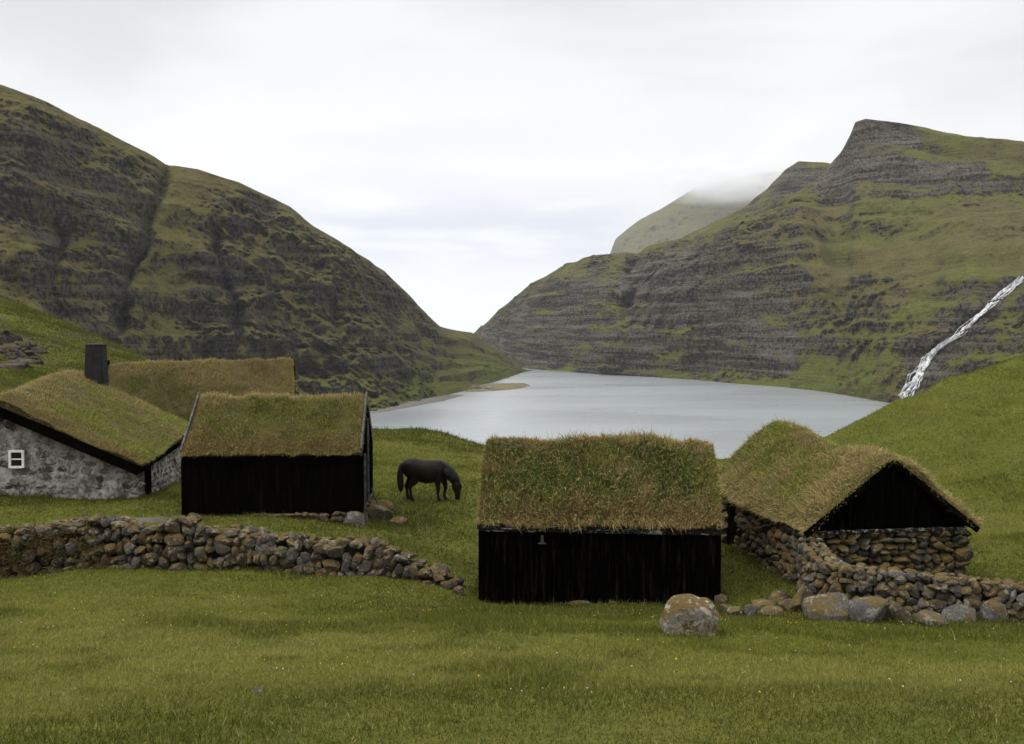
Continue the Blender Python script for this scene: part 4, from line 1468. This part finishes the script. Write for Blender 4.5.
# pale stones on the spit
SP = 'pale stones on the spit'
for k, (px, lab, w_, h_) in enumerate(((474, 'pale stone on the shore of the spit, leftmost of three', 3.2, 2.2), (482, 'pale stone on the shore of the spit, middle of three', 2.4, 1.8), (490, 'pale stone on the shore of the spit, rightmost of three', 3.0, 1.6))):
    Y = 40.0 / 0.0606
    rng = np.random.default_rng(400 + k)
    v, f, c = rocks(np.zeros((1, 3)), np.array([[w_, w_ * .7, h_]]), np.eye(3)[None], rng, sub=2, pal=np.array([(0.34, 0.33, 0.32)]))
    o = link('boulder', mesh_np('boulder', v, [f], colors=c), M['boulder'])
    o.location = ((px - 512) / F_PX * Y, Y + 2, 1.6)
    tag(o, lab, 'boulder', SP)
def outcrop(pts, n, label, seed):
    rng = np.random.default_rng(seed)
    P = [ground_hit(px, py) for px, py in pts]
    C_, S_ = [], []
    for k in range(n):
        t_ = rng.random() * (len(P) - 1); a_ = int(t_)
        q = P[a_].lerp(P[min(a_ + 1, len(P) - 1)], t_ - a_)
        x, y = q.x + rng.normal(0, .8), q.y + rng.normal(0, 1.6)
        z_ = rng.uniform(.3, 1.1)
        C_.append((x, y, float(ground(x, y)) + rng.uniform(-.5, -.12) * z_)); S_.append((z_ * rng.uniform(.8, 1.9), z_, z_ * rng.uniform(.5, .8)))
    v, f, c = rocks(np.array(C_), np.array(S_), rotz_tilt(n, rng.uniform(-.6, .6, n), rng, .25), rng, sub=3, planes=14, pal=GREYS * 0.62, lump=0.14)
    base = np.array(P[len(P) // 2])
    o = link('rock_outcrop', mesh_np('rock_outcrop', v - base, [f], smooth=False, colors=c), M['crag'])
    o.location = base
    tag(o, label, 'rock', 'rock outcrops on the green slope')


outcrop([(-6, 338), (12, 348), (22, 356), (6, 366)], 46, 'dark broken rock outcrop on the green slope at the left edge, above the house roof', 61)
# a thin stick leaning on the gable corner of the left hut
mb = MB()
p0, p1 = at(371.5, 488, 30.3), at(378, 505, 30.6)
cu = [p0.lerp(p1, k / 4) for k in range(5)]
for a_, b_ in zip(cu[:-1], cu[1:]):
    mb.beam(a_ - p1, b_ - p1, 0.03, 0.03)
o = mb.build('stick', M['greyboard']); o.location = p1
tag(o, 'thin stick leaning from the slabs against the gable of the left hut', 'stick')


# ------------------------------------------------------------------ path in front of the stone house
def build_path():
    pts = [ground_hit(px, py) for px, py in ((52, 524), (75, 521.5), (100, 520.5), (125, 520.5), (150, 520.5), (168, 520))]
    V, F = [], []
    k = np.linspace(0, len(pts) - 1, 80)
    P = np.array(pts)
    xs, ys = np.interp(k, range(len(pts)), P[:, 0]), np.interp(k, range(len(pts)), P[:, 1])
    tx, ty = np.gradient(xs), np.gradient(ys); ln = np.hypot(tx, ty)
    wd = 0.30 + 0.12 * fbm(k * 1.7, k * 0, octv=2, seed=4)
    for i in range(80):
        for q in np.linspace(-1, 1, 7):
            x, y = xs[i] + ty[i] / ln[i] * wd[i] * q, ys[i] - tx[i] / ln[i] * wd[i] * q
            V.append((x, y, float(ground(x, y)) + 0.035 - 0.03 * q * q))
    me = mesh_np('path', np.array(V), [grid_faces(80, 7)])
    tag(link('path', me, M['path']), kind='structure')
    return xs, ys


PATH = build_path()


# ------------------------------------------------------------------ meadow grass and flowers
def rect_mask(x, y, loc, rz, hx, hy):
    c, s = math.cos(-rz), math.sin(-rz)
    dx, dy = x - loc[0], y - loc[1]
    return (np.abs(dx * c - dy * s) < hx) & (np.abs(dx * s + dy * c) < hy)


FOOT = [(D_LOC, D_ROT, 2.7, 1.8), (C_LOC, C_ROT, 2.7, 2.2), (A_LOC, A_ROT, A_L / 2, A_DH), (B_LOC, 0.227, 3.8, 2.7), (E_LOC, E_ROT, E_L / 2, E_DH)]


def meadow_grass():
    N = 1900000
    ymin, ymax = 5.0, 112.0
    t = np.linspace(ymin, ymax, 4000)
    dens = np.minimum(1.6, (13.0 / t) ** 1.6) * t
    cdf = np.cumsum(dens); cdf /= cdf[-1]
    Y = np.interp(RNG.random(N), cdf, t)
    X = RNG.uniform(-1, 1, N) * (0.54 * Y + 5.0)
    ok = np.ones(N, bool)
    for loc, rz, hx, hy in FOOT:
        ok &= ~rect_mask(X, Y, loc, rz, hx, hy)
    Ye = np.interp(512 + F_PX * X / Y, EDGE_PX, EDGE_Y)
    ok &= Y < Ye + 8
    for i in range(0, 80, 2):
        ok &= (X - PATH[0][i]) ** 2 + (Y - PATH[1][i]) ** 2 > 0.34 ** 2
    X, Y = X[ok], Y[ok]
    n = len(X)
    Z = ground(X, Y)
    e = 0.15
    nx = -(ground(X + e, Y) - ground(X - e, Y)) / (2 * e); ny = -(ground(X, Y + e) - ground(X, Y - e)) / (2 * e)
    up = np.stack([nx, ny, np.ones(n)], 1) + RNG.normal(0, 0.42, (n, 3))
    up /= np.linalg.norm(up, axis=1)[:, None]
    a = fbm(X / 2.6, Y / 2.6, octv=4, seed=71)
    b = fbm(X / 0.7, Y / 0.7, octv=3, seed=73)
    d = fbm(X / 7.0, Y / 5.0, octv=3, seed=75)
    G1, G2, G3, S1 = np.array([0.128, 0.138, 0.017]), np.array([0.070, 0.086, 0.009]), np.array([0.205, 0.196, 0.042]), np.array([0.24, 0.205, 0.075])
    one = np.ones((n, 1))
    big_ = fbm(X / 11.0, Y / 7.0, octv=2, seed=79)
    c = lerp(one * G1, one * G3, sstep(-0.1, 0.4, d))
    c = lerp(c, one * np.array([0.066, 0.070, 0.007]), sstep(-0.10, 0.32, big_) * 0.9)
    c = lerp(c, one * G2, sstep(0.05, 0.42, a) * 0.75)
    c = lerp(c, one * G2 * 0.9, sstep(0.2, 0.5, b) * 0.6)
    k = RNG.random(n) < 0.05 + 0.06 * sstep(0, 0.5, d)
    c[k] = S1
    hill = sstep(13, 22, X) * sstep(24, 34, Y)
    c = lerp(c, one * np.array([0.190, 0.198, 0.034]), hill * 0.85)
    c = lerp(c, one * np.array([0.070, 0.080, 0.011]), sstep(-16, -28, X) * sstep(45, 60, Y) * 0.7)
    ph = terracette(X, Y)
    c = lerp(c, one * np.array([0.075, 0.092, 0.010]), hill * sstep(0.1, 0.9, np.sin(ph)) * (0.25 + 0.75 * sstep(-.3, .4, vnoise(X / 9, Y / 9, seed=23))) * 0.9)  # darker green risers: shading of the hillside folds put into the grass colour
    c *= RNG.uniform(0.7, 1.3, (n, 1))
    L = (0.030 + 0.0011 * Y) * RNG.uniform(0.5, 1.4, n) * (1 + 1.3 * sstep(0.12, 0.5, a) + 0.5 * b)
    W = 0.0045 + 0.00062 * Y
    # longer grass against walls and huts
    near = np.zeros(n)
    for loc, rz, hx, hy in FOOT:
        near = np.maximum(near, (rect_mask(X, Y, loc, rz, hx + 0.35, hy + 0.35)) * 1.0)
    L = L * (1 + 1.0 * near * RNG.random(n))
    bend = RNG.normal(0, 0.35, (n, 3)); bend[:, 2] -= 0.15
    o = blades('meadow_grass', np.stack([X, Y, Z - 0.004], 1), up, np.maximum(L, 0.015), W * np.ones(n), bend, c, seg=1)
    tag(o, 'short olive green grass covering the whole meadow', 'grass', kind='stuff')

    # taller fringe along wall feet and boulders
    R, U = [], []
    for ob in [o_ for o_ in col.objects if o_.name.startswith(('boulder', 'slab'))]:
        if ob.location.y > 60:
            continue
        r = max(ob.dimensions.x, 0.2) * 0.55
        m = int(260 * r + 60)
        an = RNG.uniform(0, 2 * math.pi, m)
        rr = r * RNG.uniform(0.85, 1.35, m)
        R.append(np.stack([ob.location.x + np.cos(an) * rr, ob.location.y + np.sin(an) * rr], 1))
    for ob in [o_ for o_ in col.objects if o_.name.startswith('wall_core')]:
        me = ob.data
        co = np.array([v.co[:] for v in me.vertices]).reshape(-1, 4, 3) + np.array(ob.parent.location)
        for k in range(len(co) - 1):
            for q, sgn in ((0, 1), (3, -1)):
                m = 34
                tt = RNG.random((m, 1))
                base = co[k, q, :2] * (1 - tt) + co[k + 1, q, :2] * tt
                out = co[k, 0, :2] - co[k, 3, :2]; out = out / np.linalg.norm(out) * sgn
                R.append(base + out * RNG.uniform(0.10, 0.42, (m, 1)))
    for loc, rz, hx, hy in FOOT:
        m = 2600
        q = RNG.uniform(-1, 1, m); side = RNG.integers(0, 4, m)
        o_ = RNG.uniform(0.02, 0.25, m)
        lx = np.where(side == 0, hx + o_, np.where(side == 1, -hx - o_, q * hx)); ly = np.where(side == 2, hy + o_, np.where(side == 3, -hy - o_, q * hy))
        R.append(np.stack([loc[0] + lx * math.cos(rz) - ly * math.sin(rz), loc[1] + lx * math.sin(rz) + ly * math.cos(rz)], 1))
    R = np.concatenate(R)
    n = len(R)
    Z = ground(R[:, 0], R[:, 1])
    up = np.array([[0, 0, 1.0]]) + RNG.normal(0, 0.3, (n, 3)); up /= np.linalg.norm(up, axis=1)[:, None]
    c = np.where(RNG.random((n, 1)) < 0.2, np.array([[0.15, 0.12, 0.045]]), np.where(RNG.random((n, 1)) < 0.5, np.array([[0.055, 0.070, 0.010]]), np.array([[0.085, 0.092, 0.014]]))) * RNG.uniform(0.75, 1.25, (n, 1))
    bend = RNG.normal(0, 0.4, (n, 3)); bend[:, 2] -= 0.2
    keep = RNG.random(n) < sstep(-0.35, 0.25, fbm(R[:, 0] / 0.8, R[:, 1] / 0.8, octv=2, seed=91))
    o = blades('tall_grass', np.stack([R[:, 0], R[:, 1], Z - 0.01], 1)[keep], up[keep], (RNG.uniform(0.06, 0.19, n))[keep], np.full(keep.sum(), 0.016), bend[keep], c[keep])
    tag(o, 'tufts of longer grass along the feet of walls, huts and boulders', 'grass', kind='stuff')


meadow_grass()


def flowers(name, label, n, colr, size, seed):
    rng = np.random.default_rng(seed)
    t = np.linspace(9, 34, 2000)
    cdf = np.cumsum(t * np.minimum(1, (17 / t) ** 1.2)); cdf /= cdf[-1]
    Y = np.interp(rng.random(n * 3), cdf, t); X = rng.uniform(-0.6, 0.6, n * 3) * Y
    dn = fbm(X / 2.2, Y / 1.4, octv=3, seed=seed) + 0.25 * sstep(14, 20, Y)
    ok = rng.random(n * 3) < sstep(0.0, 0.45, dn)
    for loc, rz, hx, hy in FOOT:
        ok &= ~rect_mask(X, Y, loc, rz, hx + .1, hy + .1)
    X, Y = X[ok][:n], Y[ok][:n]
    m = len(X)
    Z = ground(X, Y) + rng.uniform(0.05, 0.10, m)
    tilt = rng.normal(0, 0.35, (m, 2)) + np.array([[0, -0.35]])
    r = size * rng.uniform(0.6, 1.25, m)
    V, k6 = [], 6
    V.append(np.stack([X, Y, Z - r * 0.35], 1))
    for q in range(k6):
        a = 2 * math.pi * q / k6
        dx, dy = np.cos(a) * r, np.sin(a) * r
        V.append(np.stack([X + dx, Y + dy, Z + dx * tilt[:, 0] + dy * -tilt[:, 1]], 1))
    V.append(np.stack([X, Y, Z + r * 0.15], 1))
    V = np.stack(V, 1).reshape(-1, 3)
    b = np.arange(m)[:, None] * 8
    F = np.concatenate([b + np.array([[0, 1 + (q + 1) % 6, 1 + q]]) for q in range(6)] + [b + np.array([[7, 1 + q, 1 + (q + 1) % 6]]) for q in range(6)])
    c = np.repeat(np.array([colr]) * rng.uniform(.8, 1.15, (m, 1)), 8, 0)
    o = link(name, mesh_np(name, V, [F], colors=c), M['grass'])
    tag(o, label, 'flowers', kind='stuff')


flowers('buttercups', 'tiny yellow buttercups scattered through the lawn', 520, (0.62, 0.42, 0.03), 0.0115, 501)
flowers('daisies', 'tiny white daisies scattered through the lawn', 330, (0.60, 0.58, 0.50), 0.009, 502)


# ------------------------------------------------------------------ the horse
def tube(bm, pts, n=14):
    """pts: (x, y, z, half_width_y, half_height) rings joined into a closed tube"""
    rings = []
    P = [Vector(p[:3]) for p in pts]
    for i, p in enumerate(pts):
        d = (P[min(i + 1, len(P) - 1)] - P[max(i - 1, 0)]).normalized()
        s = Vector((0, 1, 0)); s = (s - d * s.dot(d)).normalized()
        u = d.cross(s)
        rings.append([bm.verts.new(P[i] + s * p[3] * math.cos(a) + u * p[4] * math.sin(a)) for a in [2 * math.pi * k / n for k in range(n)]])
    for a, b in zip(rings[:-1], rings[1:]):
        for k in range(n):
            bm.faces.new((a[k], a[(k + 1) % n], b[(k + 1) % n], b[k]))
    bm.faces.new(rings[0][::-1]); bm.faces.new(rings[-1])
    bmesh.ops.recalc_face_normals(bm, faces=bm.faces)


def remeshed(name, bm, mat, parent, voxel, smooth):
    me = bpy.data.meshes.new(name)
    bm.to_mesh(me); bm.free()
    o = link(name, me, mat, parent)
    r = o.modifiers.new('remesh', 'REMESH'); r.mode = 'VOXEL'; r.voxel_size = voxel; r.use_smooth_shade = True
    s = o.modifiers.new('smooth', 'SMOOTH'); s.iterations = smooth; s.factor = 0.5
    return o


def build_horse():
    g_ = ground_hit(425, 500)
    root = empty('horse', g_, math.radians(-6))
    root.scale = (1.04, 1.04, 1.04)
    tag(root, 'dark brown pony grazing with its head down on the meadow between two huts', 'horse')
    mc = mat_noise('horse coat', (0.004, 0.0027, 0.002), (0.015, 0.0092, 0.006), 4.0, 0.5, 0.12, bump=0.2)
    mm = mat_noise('horse hair', (0.004, 0.0035, 0.003), (0.010, 0.008, 0.007), 8.0, 0.6, 0.3, (1, 1, 0.2))
    bm = bmesh.new()
    tube(bm, [(-.76, 0, 1.02, .07, .10), (-.72, 0, 1.03, .17, .20), (-.60, 0, 1.04, .27, .31), (-.42, 0, 1.03, .30, .36), (-.18, 0, .965, .315, .375), (.08, 0, .925, .325, .395),
              (.32, 0, .955, .29, .375), (.50, 0, .98, .245, .345), (.62, 0, .96, .18, .275), (.70, 0, .94, .10, .17)], 20)
    tube(bm, [(.36, 0, 1.10, .13, .22), (.55, 0, 1.06, .15, .26), (.74, 0, .95, .125, .225), (.90, 0, .79, .105, .185), (1.02, 0, .62, .09, .15), (1.07, 0, .52, .075, .11)], 16)
    tube(bm, [(1.02, 0, .68, .065, .08), (1.045, 0, .58, .11, .155), (1.06, 0, .45, .115, .175), (1.075, 0, .32, .09, .125), (1.085, 0, .20, .07, .095), (1.085, 0, .08, .072, .088), (1.08, 0, .015, .052, .06)], 16)

    def leg(kind, x0, y, bendx=0.0):
        if kind == 'front':
            pts = [(x0 - .02, y, .86, .10, .15), (x0, y, .68, .085, .105), (x0 + .015 + bendx * .5, y, .52, .062, .072), (x0 + .02 + bendx, y, .37, .052, .056), (x0 + .02 + bendx * .5, y, .28, .037, .040), (x0 + .015, y, .17, .034, .038),
                   (x0 + .03, y, .11, .045, .047), (x0 + .055, y, .06, .043, .046), (x0 + .07, y, .02, .056, .062), (x0 + .07, y, 0.0, .058, .065)]
        else:
            pts = [(x0 + .06, y, .96, .13, .20), (x0 + .11, y, .78, .115, .165), (x0 + .08, y, .64, .085, .115), (x0 - .03, y, .50, .055, .075), (x0 - .075, y, .42, .048, .062), (x0 - .06, y, .32, .037, .043),
                   (x0 - .045, y, .18, .035, .040), (x0 - .03, y, .115, .046, .048), (x0 - .005, y, .06, .044, .047), (x0 + .015, y, .02, .056, .063), (x0 + .015, y, 0.0, .058, .066)]
        tube(bm, [(p[0], p[1], p[2], p[3] * 1.22, p[4] * 1.22) for p in pts], 12)
    leg('front', .44, -.13); leg('front', .60, .13, .05)
    leg('hind', -.58, .14); leg('hind', -.40, -.14)
    for s in (-1, 1):
        tube(bm, [(1.03, s * .055, .66, .03, .03), (1.075, s * .075, .70, .028, .034), (1.11, s * .085, .74, .008, .008)], 8)
    remeshed('body', bm, mc, root, 0.019, 5)
    # mane: a thick mat of hair lying on the far and near side of the crest, with a forelock
    bm = bmesh.new()
    tube(bm, [(.40, 0, 1.29, .03, .03), (.52, -.02, 1.27, .10, .07), (.68, -.03, 1.17, .13, .10), (.84, -.03, 1.02, .135, .12), (.98, -.03, .85, .125, .12), (1.09, -.02, .69, .11, .09), (1.14, 0, .58, .08, .045), (1.165, 0, .44, .05, .025), (1.16, 0, .33, .02, .012)], 14)
    tube(bm, [(.66, -.10, 1.10, .05, .06), (.76, -.16, .96, .035, .10), (.84, -.16, .82, .02, .08)], 10)
    tube(bm, [(.86, -.10, .95, .05, .06), (.93, -.14, .80, .035, .10), (.96, -.14, .66, .02, .06)], 10)
    remeshed('mane', bm, mm, root, 0.02, 3)
    bm = bmesh.new()
    tube(bm, [(-.70, 0, 1.22, .03, .03), (-.775, 0, 1.16, .055, .055), (-.82, 0, 1.0, .10, .085), (-.83, 0, .78, .13, .11), (-.82, 0, .55, .135, .115), (-.81, 0, .36, .11, .095), (-.80, 0, .24, .03, .025)], 14)
    remeshed('tail', bm, mm, root, 0.02, 3)
    em = mat_noise('horse eye', (0.003, 0.002, 0.002), (0.006, 0.004, 0.003), 3.0, 0.1, 0.5)
    for s in (-1, 1):
        bm = bmesh.new()
        bmesh.ops.create_uvsphere(bm, u_segments=10, v_segments=8, radius=0.022)
        me = bpy.data.meshes.new('eye'); bm.to_mesh(me); bm.free()
        o = link('eye', me, em, root); o.location = (1.125, s * 0.078, .50)
    return root


build_horse()


# ------------------------------------------------------------------ air: haze and the cloud on the far summit
def build_air():
    mb = MB(); mb.box((-9500, -600, -8), (9500, 30500, 760))
    hm = bpy.data.materials.new('haze'); hm.use_nodes = True
    t = NT(hm.node_tree); hm.node_tree.nodes.clear()
    out = t.n('ShaderNodeOutputMaterial')
    p = t.n('ShaderNodeVolumePrincipled', {'Color': (0.93, 0.96, 1.0, 1), 'Density': 0.000055, 'Anisotropy': 0.0})
    t.link(p.outputs[0], out.inputs['Volume'])
    tag(mb.build('haze', hm), kind='stuff')
    # low cloud lying on the far hill
    bm = bmesh.new()
    bmesh.ops.create_icosphere(bm, subdivisions=4, radius=1.0)
    for v in bm.verts:
        n = float(fbm(np.array([v.co.x * 1.7]), np.array([v.co.y * 1.7]), np.array([v.co.z * 1.7]), 3, 7)[0])
        v.co *= 1 + 0.12 * n
    me = bpy.data.meshes.new('mist'); bm.to_mesh(me); bm.free()
    cm = bpy.data.materials.new('mist'); cm.use_nodes = True
    t = NT(cm.node_tree); cm.node_tree.nodes.clear()
    out = t.n('ShaderNodeOutputMaterial')
    oc = t.n('ShaderNodeTexCoord').outputs['Object']
    rad = t.n('ShaderNodeVectorMath', {0: oc}, operation='LENGTH').outputs['Value']
    den = t.math('MULTIPLY', t.rng(rad, 1.0, 0.25), t.rng(t.noise(oc, 2.2, 3, 0.55), 0.32, 0.62))
    p = t.n('ShaderNodeVolumePrincipled', {'Color': (0.93, 0.93, 0.94, 1), 'Density': t.math('MULTIPLY', den, 0.010), 'Anisotropy': 0.0})
    t.link(p.outputs[0], out.inputs['Volume'])
    o = link('mist', me, cm)
    o.location = at(738, 180, 3650); o.scale = (380, 400, 100)
    tag(o, 'low cloud hiding the top of the far hazy hill', 'cloud', kind='stuff')


build_air()
